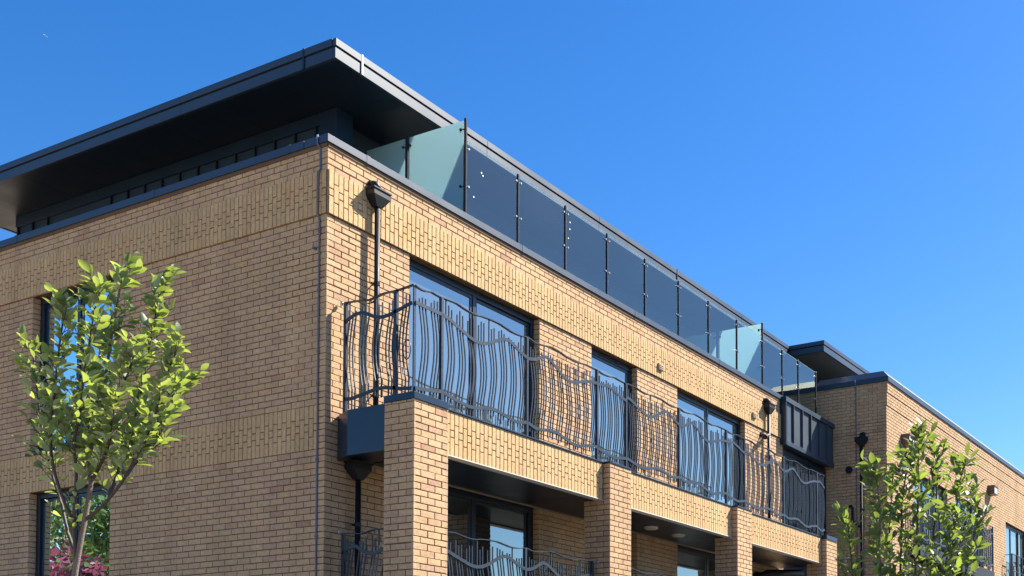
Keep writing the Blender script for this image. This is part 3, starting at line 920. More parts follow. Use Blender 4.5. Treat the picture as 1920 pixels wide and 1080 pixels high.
def post(root, face, t, z0, z1, w=.021):
    mb = MB(); fbox(mb, face, t-w, t+w, -.021, .021, z0, z1, .003); part('post', mb, M['rail'], root)

FRAIL = Face((0, -1.18, 0), (1, 0, 0), (0, -1, 0))
LRAIL = Face((.2, 0, 0), (0, -1, 0), (-1, 0, 0))     # t runs from the wall outwards
def ball_bracket(root, p, q):
    mb = MB(); mb.cyl(p, q, .008, 8); 
    for i in range(6):
        a0, a1 = -math.pi/2+math.pi*i/6, -math.pi/2+math.pi*(i+1)/6
        pp = Vector(p)
        mb.tube([pp+Vector((0, 0, math.sin(a0)*.024)), pp+Vector((0, 0, math.sin(a1)*.024))], [max(.001, math.cos(a0)*.024), max(.001, math.cos(a1)*.024)], 8)
    part('wall_bracket', mb, M['steel'], root, smooth=True)

R1 = thing('balcony_railing', 'long wavy dark metal railing along the upper balcony above the brick beams', 'railing', (.2, -1.18, -2.32))
seq = [(.64, 2.235, 'A'), (2.235, 3.83, 'B'), (3.83, 4.578, 'C'), (4.578, 6.13, 'A'), (6.13, 7.75, 'B'), (7.75, 8.44, 'C'), (8.44, 10.08, 'A'), (10.08, 11.69, 'B'), (11.69, 12.08, 'C')]
rail_panel(R1, FRAIL, .2, .64, TABS['D'], 0, post0=False)
for a, b, k in seq:
    rail_panel(R1, FRAIL, a, b, TABS[k], 0)
    post(R1, FRAIL, a, -2.325, -1.004)
rail_panel(R1, LRAIL, .09, 1.18, TABS['L'], 0, bulge=-.052)
post(R1, LRAIL, .11, -2.36, -1.03)
post(R1, LRAIL, .90, -2.36, -1.02, w=.024)
post(R1, LRAIL, 1.18, -2.30, -.997, w=.008)
ball_bracket(R1, (.2, -.045, -1.018), (.2, -.1, -1.022))
# loop ornament by the corner
mb = MB(); mb.tube([LRAIL.p(1.07+.055*math.cos(a), .0, -1.72+.115*math.sin(a)) for a in [i*math.pi/10 for i in range(21)]], .006, 5); part('ring_ornament', mb, M['rail'], R1)

lowlab = ['wavy dark metal railing of the lower balcony between the first and second brick piers',
          'wavy metal railing of the lower balcony between the second and third brick piers']
for i in range(2):
    a, b = PIERS[i]+PW, PIERS[i+1]
    R2 = thing('balcony_railing', lowlab[i], 'railing', (a, -1.18, -5.1), group='lower balcony railings')
    ps = [(.64, 2.215, 'A'), (2.215, 3.72, 'B')] if i == 0 else [(a+.09, a+1.7, 'A'), (a+1.7, b-.12, 'B')]
    for p0, p1, k in ps:
        rail_panel(R2, FRAIL, p0, p1, TABS[k], -2.75)
        post(R2, FRAIL, p0, -5.09, -3.754)
    post(R2, FRAIL, ps[-1][1], -5.09, -3.754)
    ball_bracket(R2, (b-.005, -1.18, -3.74), (b-.14, -1.18, -3.76))
R3 = thing('balcony_railing', 'short end railing of the lower balcony between the wall and the corner pier', 'railing', (.2, -.1, -5.1), group='lower balcony railings')
rail_panel(R3, LRAIL, .09, .93, TABS['L'], -2.735, bulge=-.052)
post(R3, LRAIL, .11, -5.1, -3.77)
ball_bracket(R3, (.2, -.03, -3.735), (.2, -.1, -3.755))

# ------------------------------------------------------------------ terrace glass
GB = thing('glass_balustrade', 'clear glass balustrade on dark posts along the roof terrace edge', 'balustrade', (2.51, .1, .66))
gp = [2.51, 3.655, 4.825, 5.982, 7.158, 8.318, 9.456, 10.64, 11.82, 12.80, 13.65, 14.65]
for i, x in enumerate(gp):
    zt = 2.35 if i in (0, 8) else 2.052
    mb = MB(); mb.tube([(x, .1, .66), (x, .1, zt-.012), (x, .1, zt)], [.0215, .0215, .014], 10); ps_ = part('post', mb, M['pipe'], GB, smooth=False)
    mb = MB(); mb.box(x-.05, x+.05, .05, .15, .661, .672); part('base_plate', mb, M['pipe'], ps_)
    for sg in (-1, 1):
        if (i == 0 and sg < 0) or (i == len(gp)-1 and sg > 0): continue
        for z in (1.93, 1.40):
            mb = MB(); mb.cyl((x+sg*.02, .1, z), (x+sg*.055, .1, z), .008, 6); mb.cyl((x+sg*.052, .078, z), (x+sg*.052, .122, z), .0145, 10)
            part('glass_clamp', mb, M['steel'], ps_)
for i, (a, b) in enumerate(zip(gp, gp[1:])):
    mb = MB(); mb.quad((a+.032, .1, .70), (b-.032, .1, .70), (b-.032, .1, 2.035), (a+.032, .1, 2.035))
    gpn = part('glass_panel', mb, M['clear'], GB)
    mb = MB(); mb.box(a+.032, b-.032, .0935, .1065, 2.0352, 2.039); part('glass_edge', mb, M['frosted'], gpn)
    sp = {0: [(.03+.30, 1.72), (.36, 1.69), (.17, 1.31)], 2: [(.12, 1.83), (.115, 1.72), (.075, 1.56)]}.get(i, [])
    for dx, z in sp:
        mb = MB(); mb.tube([(a+dx, .097, z), (a+dx, .0945, z)], .012, 9); part('sticker', mb, M['white'], gpn)
for x, lab, i in ((2.51, 'frosted glass privacy screen at the left end of the roof terrace', 0), (11.82, 'frosted glass privacy screen at the right part of the roof terrace behind clear panels', 1)):
    S = thing('privacy_screen', lab, 'screen', (x, 1.17, .66), group='frosted terrace screens')
    for y0, y1 in ((.135, 1.125), (1.215, 1.95)):
        mb = MB(); mb.box(x-.005, x+.005, y0, y1, .70, 2.322); part('frosted_panel', mb, M['frosted'], S)
    mb = MB(); mb.tube([(x, 1.17, .66), (x, 1.17, 2.34)], .0215, 10); p_ = part('post', mb, M['pipe'], S)
    for y in (1.13, 1.21):
        for z in (2.2, 1.4):
            sg = -1 if y < 1.17 else 1
            mb = MB(); mb.cyl((x, 1.17+sg*.018, z), (x, 1.17+sg*.07, z), .008, 6); mb.cyl((x-.024, 1.17+sg*.066, z), (x+.024, 1.17+sg*.066, z), .018, 10); part('glass_clamp', mb, M['pipe'], p_)
    for z in (2.2, 1.4):
        mb = MB(); mb.cyl((x, .12, z), (x, .18, z), .008, 6); mb.cyl((x-.024, .176, z), (x+.024, .176, z), .018, 10); part('glass_clamp', mb, M['pipe'], S)

# ------------------------------------------------------------------ rainwater pipes
def downpipe(label, face, t, ztop, zbot, frame=WORLD, outlet=True, hopper=True, group='rainwater pipes', r=.034, off=.087, clips=()):
    T = thing('downpipe', label, 'downpipe', tuple(face.p(t, 0, zbot)), group=group, frame=frame)
    mb = MB(); mb.tube([face.p(t, off, zbot), face.p(t, off, ztop)], r, 12); part('pipe', mb, M['pipe'], T, smooth=True)
    if hopper:
        mb = MB()
        w1, w0, d1 = .135, .045, .085
        zt, zm, zb = ztop+.17, ztop+.10, ztop-.02
        ring = lambda w, d, z: [face.p(t-w, off-d, z), face.p(t+w, off-d, z), face.p(t+w, off+d, z), face.p(t-w, off+d, z)]
        vs = ring(w0, .04, zb) + ring(w1, d1, zm) + ring(w1, d1, zt) + ring(w1+.012, d1+.012, zt) + ring(w1+.012, d1+.012, zt+.018) + ring(w1-.01, d1-.01, zt+.018) + ring(w1-.01, d1-.01, zm)
        fs = []
        for l in range(6):
            for k in range(4):
                fs.append((l*4+k, l*4+(k+1) % 4, l*4+4+(k+1) % 4, l*4+4+k))
        fs.append((24, 25, 26, 27)); fs.append((3, 2, 1, 0))
        mb.add(vs, fs); part('hopper_head', mb, M['pipe'], T)
    if outlet:
        mb = MB()
        pts = [face.p(t-.02, -.02, ztop+.27), face.p(t-.02, .05, ztop+.27), face.p(t-.015, .088, ztop+.255), face.p(t-.01, .1, ztop+.22), face.p(t-.01, .1, ztop+.12)]
        mb.tube(pts, .05, 12); mb.tube([face.p(t-.02, -.01, ztop+.27), face.p(t-.02, .018, ztop+.27)], .062, 12)
        part('outlet_elbow', mb, M['pipe'], T, smooth=True)
    for z in clips:
        mb = MB(); mb.tube([face.p(t, off, z-.025), face.p(t, off, z+.025)], r+.006, 12); mb.cyl(face.p(t, off-.02, z), face.p(t, 0, z), .009, 6)
        fbox(mb, face, t-.075, t+.02, off-.03, off-.018, z-.008, z+.008); part('pipe_clip', mb, M['pipe'], T)
    return T
P1 = downpipe('black downpipe with hopper head near the lit corner of the front', FR, .705, .345, -2.32, clips=(-.62, -2.0))
mb = MB(); mb.tube([FR.p(.705, .087, -.80), FR.p(.66, .06, -.86), FR.p(.62, .02, -.88)], .008, 6); part('stay', mb, M['pipe'], P1)
P2 = downpipe('black downpipe with hopper head beside the metal clad bay', FR, 11.73, .37, -2.32, clips=(-.55, -2.0))
P3 = downpipe('black downpipe under the balcony deck beside the corner pier', FR, .435, -3.06, GROUND, outlet=False, clips=(-3.62, -5.2))
P4 = downpipe('black downpipe with hopper head on the shaded side of the far wing', GL, .60, .31, GROUND, frame=WING, clips=(-.25, -1.2))
mb = MB(); mb.tube([GL.p(.60, .087, -1.62), GL.p(.78, .087, -1.5), GL.p(.83, .087, -1.40), GL.p(.83, .087, -1.13), GL.p(.86, .07, -1.09), GL.p(1.02, .0, -1.09)], .03, 10); part('branch_pipe', mb, M['pipe'], P4, smooth=True)

cam_t = thing('security_camera', 'small dark security camera on the wall beside the far downpipe', 'camera', tuple(FR.p(11.55, 0, -.12)))
mb = MB(); mb.cyl(FR.p(11.52, 0, -.12), FR.p(11.52, .03, -.12), .05, 12); mb.cyl(FR.p(11.52, .03, -.12), FR.p(11.50, .12, -.16), .016, 8); part('mount', mb, M['pipe'], cam_t)
mb = MB(); mb.tube([FR.p(11.66, .1, -.12), FR.p(11.44, .15, -.20)], .045, 12); mb.tube([FR.p(11.45, .146, -.197), FR.p(11.40, .158, -.215)], .052, 12); part('body', mb, M['pipe'], cam_t)

# ------------------------------------------------------------------ lightning tape
CT = thing('lightning_tape', 'grey lightning conductor tape running down the flank beside the corner', 'cable', (0, .115, GROUND))
mb = MB(); pts = [(-.041, .125, .945), (-.041, .125, .84), (-.012, .108, .79), (-.012, .105, .55), (-.033, .112, .50), (-.033, .12, .02), (-.012, .11, -.06), (-.012, .108, GROUND)]
mb.tube(pts, 0, sq=(.011, .004, Vector((-1, 0, 0)))); part('tape', mb, M['lead'], CT)
mb = MB(); mb.box(-.05, -.036, .113, .137, .90, .95, .003); part('end_clamp', mb, M['steel'], CT)
for z in (.50, -.18, -.90, -1.62, -2.0, -2.9, -3.8, -4.6):
    mb = MB(); o_ = -.038 if 0 < z < .525 else -.018
    mb.box(o_-.004, o_+.012, .088, .13, z-.015, z+.015, .003); part('tape_clip', mb, M['lead'], CT)
mb = MB(); mb.cyl((0, .17, -.395), (-.05, .17, -.395), .016, 8); part('fixing_bolt', mb, M['lead'], CT)

# ------------------------------------------------------------------ small fittings
for x, z, lab in ((7.45, .185, 'small square wall vent in the soldier course above the middle pier'), (11.14, .185, 'small square wall vent left of the far hopper head')):
    V = thing('wall_vent', lab, 'vent', tuple(FR.p(x, .028, z)), group='square wall vents')
    mb = MB(); fbox(mb, FR, x-.075, x+.075, .02, .062, z-.06, z+.06, .006); part('cover', mb, M['vent'], V)
    for k in range(3):
        mb = MB(); fbox(mb, FR, x-.055, x+.055, .0625, .069, z-.04+.03*k, z-.025+.03*k); part('slat', mb, M['vent'], V)
for x, lab in ((6.28, 'round lamp on the balcony soffit nearer the second pier'), (7.16, 'round lamp on the balcony soffit nearer the third pier')):
    S = thing('soffit_lamp', lab, 'lamp', (x, -.57, -2.85), group='round soffit lamps')
    mb = MB(); mb.tube([(x, -.57, -2.849), (x, -.57, -2.875)], .115, 20); part('rim', mb, M['pale'], S)
    mb = MB(); mb.tube([(x, -.57, -2.8755), (x, -.57, -2.888), (x, -.57, -2.895)], [.105, .09, .04], 20); part('diffuser', mb, M['lamp'], S, smooth=True)
DV = thing('duct_terminal', 'round black duct terminal on the shaded flank of the wing', 'vent', tuple(GL.p(.94, 0, -.215)), frame=WING)
mb = MB(); mb.cyl(GL.p(.94, 0, -.215), GL.p(.94, .04, -.215), .085, 20); part('cowl', mb, M['pipe'], DV)
mb = MB(); mb.cyl(GL.p(.94, .0405, -.215), GL.p(.94, .052, -.215), .06, 20, .05); part('flap', mb, M['pipe'], DV)
T2 = thing('lightning_tape', 'grey lightning conductor tape on the shaded flank of the far wing', 'cable', tuple(GL.p(.755, 0, GROUND)), frame=WING)
mb = MB(); mb.tube([GL.p(.755, .041, 1.88), GL.p(.755, .041, 1.74), GL.p(.755, .012, 1.70), GL.p(.75, .012, GROUND)], 0, sq=(.011, .004, Vector((-1, 0, 0)))); part('tape', mb, M['lead'], T2)
mb = MB(); fbox(mb, GL, .742, .768, .036, .05, 1.82, 1.88, .003); part('end_clamp', mb, M['steel'], T2)
# drain under the far bay of the balcony
U = thing('drain_pipe', 'thick black drain pipe hung under the far bay of the balcony', 'pipe', (11.0, -.3, -3.1))
mb = MB(); mb.tube([(11.2, -.02, -3.12), (11.2, -.15, -3.12), (11.23, -.22, -3.10), (11.3, -.26, -3.06), (12.2, -.6, -2.98)], .085, 14); part('pipe', mb, M['pipe'], U, smooth=True)
mb = MB(); mb.tube([(11.2, -.06, -3.12), (11.2, -.09, -3.12)], .11, 14); part('collar', mb, M['pipe'], U)
mb = MB(); mb.tube([(11.2, -.1, -3.2), (11.2, -.1, -5.0)], .05, 12); part('branch_pipe', mb, M['pipe'], U, smooth=True)

# vent hoods on the wing front
for x, z, lab in ((1.15, .60, 'brown louvred vent hood nearest the corner of the wing front'), (8.55, .66, 'brown louvred vent hood high between the wing windows at the right'), (14.3, .62, 'brown louvred vent hood cut off by the right edge of the photo')):
    Hd = thing('vent_hood', lab, 'vent', tuple(GF.p(x, 0, z)), group='vent hoods on the wing', frame=WING)
    mb = MB(); fbox(mb, GF, x-.19, x+.19, -.005, .22, z+.08, z+.13, .006); fbox(mb, GF, x-.19, x-.17, -.005, .21, z-.13, z+.079); fbox(mb, GF, x+.17, x+.19, -.005, .21, z-.13, z+.079); fbox(mb, GF, x-.169, x+.169, -.005, .03, z-.13, z+.079); fbox(mb, GF, x-.169, x+.169, .031, .209, z-.13, z-.11)
    part('casing', mb, M['hood'], Hd)
    for k in range(5):
        mb = MB(); fbox(mb, GF, x-.16+.066*k, x-.125+.066*k, .12, .205, z-.109, z+.079); part('slat', mb, M['white'], Hd)

# juliet balconies on the wing
def juliet(label, a, b, simple_bars=False):
    J = thing('juliet_balcony', label, 'railing', tuple(GF.p(a, 0, -2.3)), group='wing window railings', frame=WING)
    F2 = Face((0, -.22, 0), (1, 0, 0), (0, -1, 0))
    if simple_bars:
        mb = MB(); mb.tube([F2.p(a, 0, -1.03), F2.p(b, 0, -1.03)], 0, sq=(.015, .006, Vector((0, 0, 1)))); part('top_rail', mb, M['rail'], J)
        mb = MB(); mb.tube([F2.p(a, 0, -1.55), F2.p(b, 0, -1.55)], 0, sq=(.006, .012, Vector((0, 0, 1)))); part('wave_rail', mb, M['rail'], J)
        n = 5; w_ = (b-a)/n
        for k in range(n+1):
            fb_ = a+w_*k
            mb = MB(); fbox(mb, F2, fb_-.02, fb_+.02, -.02, .02, -2.28, -1.037, .003); part('post', mb, M['pipe'], J)
        for k in range(n):
            c0 = a+w_*k+.02; pts = [F2.p(c0+(w_-.04)*i/8, 0, -1.25-.28*(1-math.sin(math.pi*i/8))) for i in range(9)]
            mb = MB(); mb.tube(pts, .014, 6); part('arch_bar', mb, M['pipe'], J)
            for q_ in (.25, .5, .75):
                mb = MB(); mb.tube([F2.p(a+w_*(k+q_), 0, -1.045), F2.p(a+w_*(k+q_), 0, -2.28)], .008, 5); part('baluster', mb, M['rail'], J)
    else:
        m_ = (a+b)/2; dz = .02
        for t0, t1, k in ((a, m_, 'A'), (m_, b, 'B')):
            rail_panel(J, F2, t0, t1, TABS[k], .48)
            post(J, F2, t0, -1.84, -.52)
        post(J, F2, b, -1.84, -.52)
        mb = MB(); mb.box(a-.03, b+.03, -.26, -.005, -2.16, -1.845, .004); part('balcony_tray', mb, M['pipe'], J)
    for t in (a+.01, b-.01):
        z = -1.06 if simple_bars else -.60
        mb = MB(); mb.cyl(GF.p(t, 0, z), GF.p(t, .215, z), .012, 6); part('wall_bracket', mb, M['rail'], J)
juliet('wavy railing across the wing window half hidden behind the right tree', 1.55, 4.7)
juliet('wavy railing across the wing window just right of the right tree', 4.95, 8.05)
juliet('plain railing with arched bars at the lower right edge of the photo', 10.2, 13.2, True)

# ------------------------------------------------------------------ trees
TRNG = random.Random(7)
def leaf_mesh(name, ln, wd, fold, curl, mat):
    mb = MB()
    prof = [(0, .0), (.10, .30), (.30, .85), (.55, 1.0), (.80, .66), (1.0, .0)]
    L_, R_, Mid = [], [], []
    for f, w in prof:
        z = -curl*ln*f*f
        Mid.append((0, ln*f, z)); h = w*wd/2
        L_.append((-h, ln*f, z + fold*h)); R_.append((h, ln*f, z + fold*h))
    vs = Mid + L_[1:-1] + R_[1:-1]
    n = len(prof)
    m = lambda i: i
    l = lambda i: n + i - 1
    r = lambda i: n + (n-2) + i - 1
    fs = [(m(0), m(1), l(1)), (m(0), r(1), m(1))]
    for i in range(1, n-2):
        fs.append((m(i), m(i+1), l(i+1), l(i))); fs.append((m(i), r(i), r(i+1), m(i+1)))
    fs += [(m(n-2), m(n-1), l(n-2)), (m(n-2), r(n-2), m(n-1))]
    mb.add(vs, fs)
    me = mb.mesh(name); me.materials.append(mat)
    me.polygons.foreach_set('use_smooth', [True]*len(me.polygons))
    return me, mb

def street_tree(label, limbs, lmat, lw, zleaf, dens, trunk_r, limb_r, lens, keep=300):
    base = (limbs[0][0][0], limbs[0][0][1], GROUND)
    T = thing('young_tree', label, 'tree', base, group='young street trees')
    tr = [Vector((base[0], base[1], GROUND))] + [Vector(p) for p in limbs[0]]
    tr = smooth_pts(tr, 5); n = len(tr)
    mb = MB(); mb.tube(tr, [trunk_r*(1 - .42*i/n) for i in range(n)], 10); part('trunk', mb, M['bark'], T, smooth=True)
    protos = [leaf_mesh('leaf', 1.0, lw*TRNG.uniform(.9, 1.12), f, c, lmat) for f, c in ((.35, .12), (.55, .05), (.25, .22), (.45, -.08), (.7, .15), (.15, .30))]
    recs = []
    center = sum((Vector(p) for l in limbs[1:] for p in l[3:]), Vector()) / sum(len(l[3:]) for l in limbs[1:])
    for li, lb in enumerate(limbs[1:]):
        pts = smooth_pts(lb, 7)[:-2]; n = len(pts)
        br = MB(); br.tube(pts, [limb_r*(1 - .8*i/n)*(1 if li else 1.25) + .0018 for i in range(n)], 7)
        for i in range(1, n):
            p = pts[i]; f = i/n
            low = p.z < zleaf - TRNG.uniform(0, .2)
            if low and (p.z < zleaf-.5 or TRNG.random() < .80): continue
            d = (pts[min(i+1, n-1)] - pts[i-1]).normalized()
            if TRNG.random() < dens*(.6 + .8*f):
                a = TRNG.uniform(0, 2*math.pi)
                out = Vector((math.cos(a), math.sin(a), 0)) + (p-center)*Vector((1, 1, 0))*1.0
                out.z = 0
                if out.length < .01: continue
                tw = (out.normalized()*TRNG.uniform(.55, 1.0) + d*.7 + Vector((0, 0, .35))).normalized()
                tl = TRNG.uniform(.06, .25)*(1.15-.5*f)*lens/.095
                q = p + tw*tl; mid_ = p + tw*tl*.5 + Vector((0, 0, -.006))
                br.tube([p, mid_, q], [.0026, .002, .0014], 4)
                k = TRNG.choice([4, 4, 5, 6, 7])
                for j in range(k):
                    g_ = (j+1)/k
                    at = p + (q-p)*g_
                    aa = TRNG.uniform(0, 2*math.pi)
                    ld = (tw*.75 + Vector((math.cos(aa), math.sin(aa), TRNG.uniform(-.35, .75)))*(.95 if j < k-1 else .45)).normalized()
                    recs.append((at, ld))
            if TRNG.random() < .28:
                aa = TRNG.uniform(0, 2*math.pi)
                recs.append((p, (d*.5 + Vector((math.cos(aa), math.sin(aa), .2))).normalized()))
        e = pts[-1]; d = (pts[-1]-pts[-2]).normalized()
        for j in range(6):
            aa = j*1.05 + TRNG.uniform(-.3, .3)
            recs.append((e - d*.022*j, (d*(1.3 if j < 2 else .75) + Vector((math.cos(aa), math.sin(aa), .1))*.62).normalized()))
        part('branch', br, M['twig'] if li else M['bark'], T, smooth=True)
    leaves = []
    for at, ld in recs:
        up = Vector((TRNG.uniform(-.8, .8), TRNG.uniform(-.8, .8), 1.0))
        x = ld.cross(up)
        if x.length < .05: continue
        x.normalize(); z = x.cross(ld).normalized()
        s = lens*TRNG.choice([.5, .65, .8, .9, 1.0, 1.1, 1.22])*TRNG.uniform(.92, 1.08)
        st = at + ld*.012
        m4 = Matrix(((x.x*s, ld.x*s, z.x*s, st.x-base[0]), (x.y*s, ld.y*s, z.y*s, st.y-base[1]), (x.z*s, ld.z*s, z.z*s, st.z-base[2]), (0, 0, 0, 1)))
        pr = px_of(st); vis = 0
        if pr and -5 < pr[0] < W_+5 and -5 < pr[1] < H_-4:
            vis = abs(z.dot((C_POS-st).normalized()))*s*s/pr[2]**2*(1 + .6*((C_POS-center).length - pr[2]))
        leaves.append((vis, m4, TRNG.randrange(len(protos))))
    leaves.sort(key=lambda l: -l[0])
    rest = MB()
    for i, (v, m4, k) in enumerate(leaves):
        if i < keep and v > 0:
            link_copy('leaf', protos[k][0], T, m4)
        else:
            rest.add([tuple((m4 @ Vector(q)) + Vector(base)) for q in protos[k][1].v], protos[k][1].f, TRNG.random())
    if rest.f:
        part('foliage', rest, lmat, T, smooth=True, kind='stuff', rnd=True)
    return len(leaves)
LIMBS_LEFT = [
    [(-5.054,-3.295,-5.689),(-5.051,-3.333,-5.325),(-5.044,-3.375,-4.994),(-5.033,-3.415,-4.762),(-5.025,-3.441,-4.63),(-5.019,-3.465,-4.498),(-5.015,-3.482,-4.382)],
    [(-5.015,-3.482,-4.382),(-5.02,-3.455,-4.263),(-4.996,-3.487,-4.111),(-4.977,-3.507,-3.975),(-4.966,-3.517,-3.789),(-4.951,-3.536,-3.585),(-4.935,-3.558,-3.38),(-4.919,-3.577,-3.192),(-4.901,-3.599,-3.019)],
    [(-5.02,-3.45,-4.637),(-5.016,-3.558,-4.589),(-5.008,-3.674,-4.509),(-4.998,-3.799,-4.394),(-4.995,-3.912,-4.258),(-4.996,-4.015,-4.124),(-5.005,-4.107,-3.96),(-5.013,-4.201,-3.799),(-5.021,-4.291,-3.687)],
    [(-4.961,-3.576,-4.505),(-4.92,-3.6,-4.343),(-4.884,-3.615,-4.186),(-4.845,-3.637,-4.011),(-4.815,-3.642,-3.835),(-4.782,-3.652,-3.657),(-4.752,-3.661,-3.444),(-4.722,-3.671,-3.212),(-4.696,-3.667,-3.029)],
    [(-5.029,-3.425,-4.729),(-5.091,-3.396,-4.623),(-5.157,-3.367,-4.43),(-5.203,-3.374,-4.258),(-5.231,-3.418,-4.072),(-5.25,-3.48,-3.857),(-5.27,-3.538,-3.675),(-5.287,-3.602,-3.512),(-5.301,-3.663,-3.43)],
    [(-5.038,-3.395,-4.895),(-5.036,-3.289,-4.72),(-5.029,-3.195,-4.509),(-5.025,-3.094,-4.328),(-5.019,-2.999,-4.111),(-5.008,-2.915,-3.891),(-4.994,-2.838,-3.632),(-4.974,-2.773,-3.405)],
    [(-5.041,-3.385,-4.934),(-5.075,-3.409,-4.668),(-5.098,-3.458,-4.378),(-5.129,-3.481,-4.189),(-5.138,-3.547,-4.002),(-5.153,-3.606,-3.783),(-5.164,-3.669,-3.6),(-5.174,-3.731,-3.418),(-5.18,-3.798,-3.301)],
    [(-5.017,-3.475,-4.415),(-4.968,-3.367,-4.244),(-4.911,-3.278,-4.017),(-4.84,-3.216,-3.785),(-4.773,-3.149,-3.547),(-4.7,-3.097,-3.268)],
    [(-5.014,-3.482,-4.399),(-5.042,-3.616,-4.311),(-5.077,-3.739,-4.207),(-5.126,-3.838,-4.068),(-5.16,-3.966,-3.932),(-5.19,-4.096,-3.832),(-5.231,-4.21,-3.704)],
    [(-5.01,-3.817,-4.398),(-4.958,-3.839,-4.299),(-4.887,-3.897,-4.185),(-4.832,-3.928,-4.044),(-4.781,-3.954,-3.868),(-4.728,-3.98,-3.757)],
]
LIMBS_RIGHT = [
    [(-1.574,-7.647,-7.997),(-1.598,-7.663,-7.24),(-1.627,-7.672,-6.484),(-1.649,-7.678,-5.916),(-1.661,-7.686,-5.538)],
    [(-1.649,-7.678,-5.916),(-1.759,-7.609,-5.502),(-1.88,-7.518,-5.093),(-1.949,-7.518,-4.8),(-2.001,-7.547,-4.549),(-2.062,-7.556,-4.337),(-2.124,-7.558,-4.183)],
    [(-1.655,-7.682,-5.727),(-1.667,-7.618,-5.347),(-1.667,-7.578,-4.963),(-1.644,-7.578,-4.615),(-1.618,-7.579,-4.341),(-1.579,-7.6,-4.122),(-1.53,-7.634,-3.98)],
    [(-1.661,-7.686,-5.538),(-1.693,-7.692,-5.161),(-1.718,-7.708,-4.824),(-1.739,-7.73,-4.525),(-1.76,-7.747,-4.265),(-1.783,-7.757,-4.044),(-1.796,-7.782,-3.88)],
    [(-1.661,-7.686,-5.538),(-1.586,-7.732,-5.193),(-1.523,-7.754,-4.882),(-1.466,-7.764,-4.566),(-1.41,-7.769,-4.284),(-1.358,-7.759,-4.077),(-1.325,-7.714,-3.867)],
    [(-1.651,-7.688,-5.727),(-1.651,-7.818,-5.277),(-1.674,-7.891,-4.943),(-1.703,-7.949,-4.687),(-1.73,-8.005,-4.471),(-1.764,-8.047,-4.276),(-1.795,-8.088,-4.156)],
    [(-1.649,-7.678,-5.916),(-1.545,-7.854,-5.424),(-1.483,-7.937,-5.08),(-1.432,-7.991,-4.847),(-1.385,-8.035,-4.614),(-1.344,-8.065,-4.417)],
    [(-1.649,-7.678,-5.916),(-1.743,-7.484,-5.536),(-1.815,-7.333,-5.155),(-1.832,-7.281,-4.886),(-1.831,-7.258,-4.655),(-1.829,-7.234,-4.479)],
    [(-1.669,-7.686,-5.349),(-1.667,-7.521,-5.037),(-1.604,-7.474,-4.718),(-1.526,-7.448,-4.471),(-1.44,-7.436,-4.259),(-1.354,-7.424,-4.042)],
    [(-1.663,-7.691,-5.425),(-1.487,-7.84,-5.114),(-1.369,-7.87,-4.872),(-1.254,-7.895,-4.625),(-1.137,-7.925,-4.373),(-1.033,-7.927,-4.154)],
]
nl = street_tree('young whitebeam with pale backed oval leaves in front of the shaded flank window', LIMBS_LEFT, M['leaf'], .56, -4.26, 1.6, .0225, .0100, .083)
nr = street_tree('young leafy tree in front of the far wing at lower right', LIMBS_RIGHT, M['leaf_b'], .47, -5.35, 1.5, .022, .010, .086)
print('leaves', nl, nr)

# trees across the street that only the flank windows mirror
def far_tree(label, x, y, h, rx, lmat, seed, n=9000):
    r = random.Random(seed)
    T = thing('broadleaf_tree', label, 'tree', (x, y, GROUND), group='trees mirrored in the flank windows')
    mb = MB(); mb.tube([(x, y, GROUND), (x+.1, y, GROUND+h*.3), (x, y+.1, GROUND+h*.6)], [.22, .17, .08], 9); part('trunk', mb, M['bark'], T)
    mb = MB()
    cl = [(x + r.gauss(0, rx*.42), y + r.gauss(0, rx*.42), GROUND + h*r.uniform(.25, .93), rx*r.uniform(.22, .42)) for _ in range(26)]
    for i in range(n):
        cx, cy, cz, cr = cl[i % len(cl)]
        d = Vector((r.gauss(0, 1), r.gauss(0, 1), r.gauss(0, 1))).normalized()*cr*r.uniform(.6, 1.05)
        p = Vector((cx, cy, cz)) + d
        a = Vector((r.gauss(0, 1), r.gauss(0, 1), r.gauss(0, 1))).normalized(); b = a.cross(Vector((r.gauss(0, 1), r.gauss(0, 1), r.gauss(0, 1)))).normalized()
        s = r.uniform(.07, .16)
        mb.quad(p-a*s, p-b*s*.6, p+a*s, p+b*s*.6, r.random())
    part('crown', mb, lmat, T, kind='stuff', rnd=True)
far_tree('tall green tree mirrored in the left light of the flank window', -13.2, 26.5, 13.5, 3.2, M['leaf_green'], 1)
far_tree('copper red tree mirrored low in the left light of the flank window', -9.5, 20.2, 6.5, 1.5, M['leaf_red'], 2, 2200)
far_tree('olive brown tree mirrored in the right light of the flank window', -17.0, 30.8, 8.4, 2.6, M['leaf_gold'], 3)
far_tree('dark green tree mirrored at the right of the flank window', -20.0, 31.5, 7.4, 3.2, M['leaf_green'], 4)

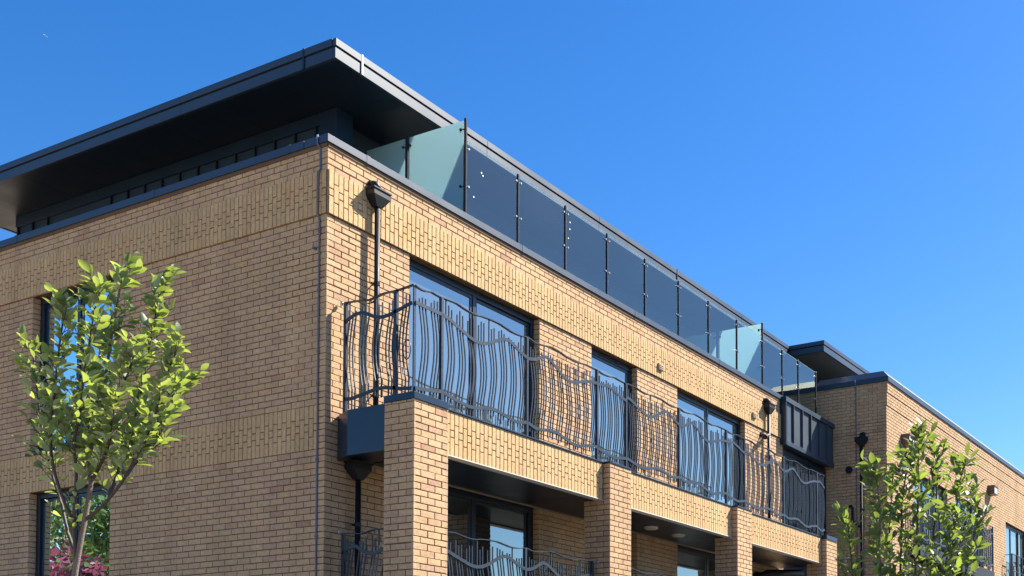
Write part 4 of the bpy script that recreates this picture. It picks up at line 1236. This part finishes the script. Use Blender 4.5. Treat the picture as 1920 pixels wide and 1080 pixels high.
# unseen trees added behind the camera to block low sky light under the balcony
r_ = random.Random(41)
tl = MB()
for k in range(16):
    tx, ty, th, tr_ = -38 + 5.2*k + r_.uniform(-1, 1), -34 + r_.uniform(-2, 2), r_.uniform(9.0, 11.5), r_.uniform(2.6, 3.4)
    tl.tube([(tx, ty, GROUND), (tx, ty, GROUND+th*.6)], .18, 6)
    cl = [(tx + r_.gauss(0, tr_*.45), ty + r_.gauss(0, tr_*.4), GROUND + th*r_.uniform(.14, .92), tr_*r_.uniform(.3, .5)) for _ in range(18)]
    for i in range(1500):
        cx, cy, cz, cr = cl[i % 18]
        d = Vector((r_.gauss(0, 1), r_.gauss(0, 1), r_.gauss(0, 1))).normalized()*cr*r_.uniform(.6, 1.05)
        p = Vector((cx, cy, cz)) + d
        a = Vector((r_.gauss(0, 1), r_.gauss(0, 1), r_.gauss(0, 1))).normalized(); b = a.cross(Vector((r_.gauss(0, 1), r_.gauss(0, 1), r_.gauss(0, 1)))).normalized()
        s_ = r_.uniform(.2, .38)
        tl.quad(p-a*s_, p-b*s_*.6, p+a*s_, p+b*s_*.6, r_.random())
tag(part('sky_screen_trees', tl, M['leaf_green'], kind='stuff', rnd=True), 'leafy line of green trees added behind the camera to screen the low sky', 'trees')

# ------------------------------------------------------------------ airliner, very far
AP = C_POS + 1.5*(Vector((5271.9, 8923.8, 5394.6)) - C_POS)
a_ = thing('airliner', 'tiny white airliner high in the blue sky at upper left', 'aircraft', tuple(AP))
fx = (C_RIGHT*.72 - C_UP*.5 + C_FWD*.45).normalized(); sd = (C_RIGHT*.6 + C_UP*.75).cross(fx).normalized(); sd = (C_RIGHT*.9 + C_UP*.35 - fx*(C_RIGHT*.9 + C_UP*.35).dot(fx)).normalized(); upv = fx.cross(sd)
mb = MB(); mb.tube([AP-fx*22, AP-fx*19, AP+fx*17, AP+fx*22], [.6, 2.4, 2.4, .4], 10); part('fuselage', mb, M['plane'], a_)
for sg in (-1, 1):
    mb = MB(); mb.add([tuple(AP+fx*4+sd*sg*2+upv*.3), tuple(AP-fx*3+sd*sg*2+upv*.3), tuple(AP-fx*9+sd*sg*19+upv*.3), tuple(AP-fx*6+sd*sg*19+upv*.3),
                       tuple(AP+fx*4+sd*sg*2-upv*.4), tuple(AP-fx*3+sd*sg*2-upv*.4), tuple(AP-fx*9+sd*sg*19), tuple(AP-fx*6+sd*sg*19)], [(0, 1, 2, 3), (4, 5, 6, 7), (0, 1, 5, 4), (2, 3, 7, 6), (1, 2, 6, 5), (0, 3, 7, 4)]); part('wing', mb, M['plane'], a_)
mb = MB(); mb.add([tuple(AP-fx*14+upv*2), tuple(AP-fx*21+upv*2), tuple(AP-fx*22+upv*9), tuple(AP-fx*18.5+upv*9), tuple(AP-fx*14+upv*2+sd*.5), tuple(AP-fx*21+upv*2+sd*.5), tuple(AP-fx*22+upv*9+sd*.5), tuple(AP-fx*18.5+upv*9+sd*.5)], [(0, 1, 2, 3), (4, 5, 6, 7), (0, 1, 5, 4), (2, 3, 7, 6), (1, 2, 6, 5), (0, 3, 7, 4)]); part('tail_fin', mb, M['plane'], a_)
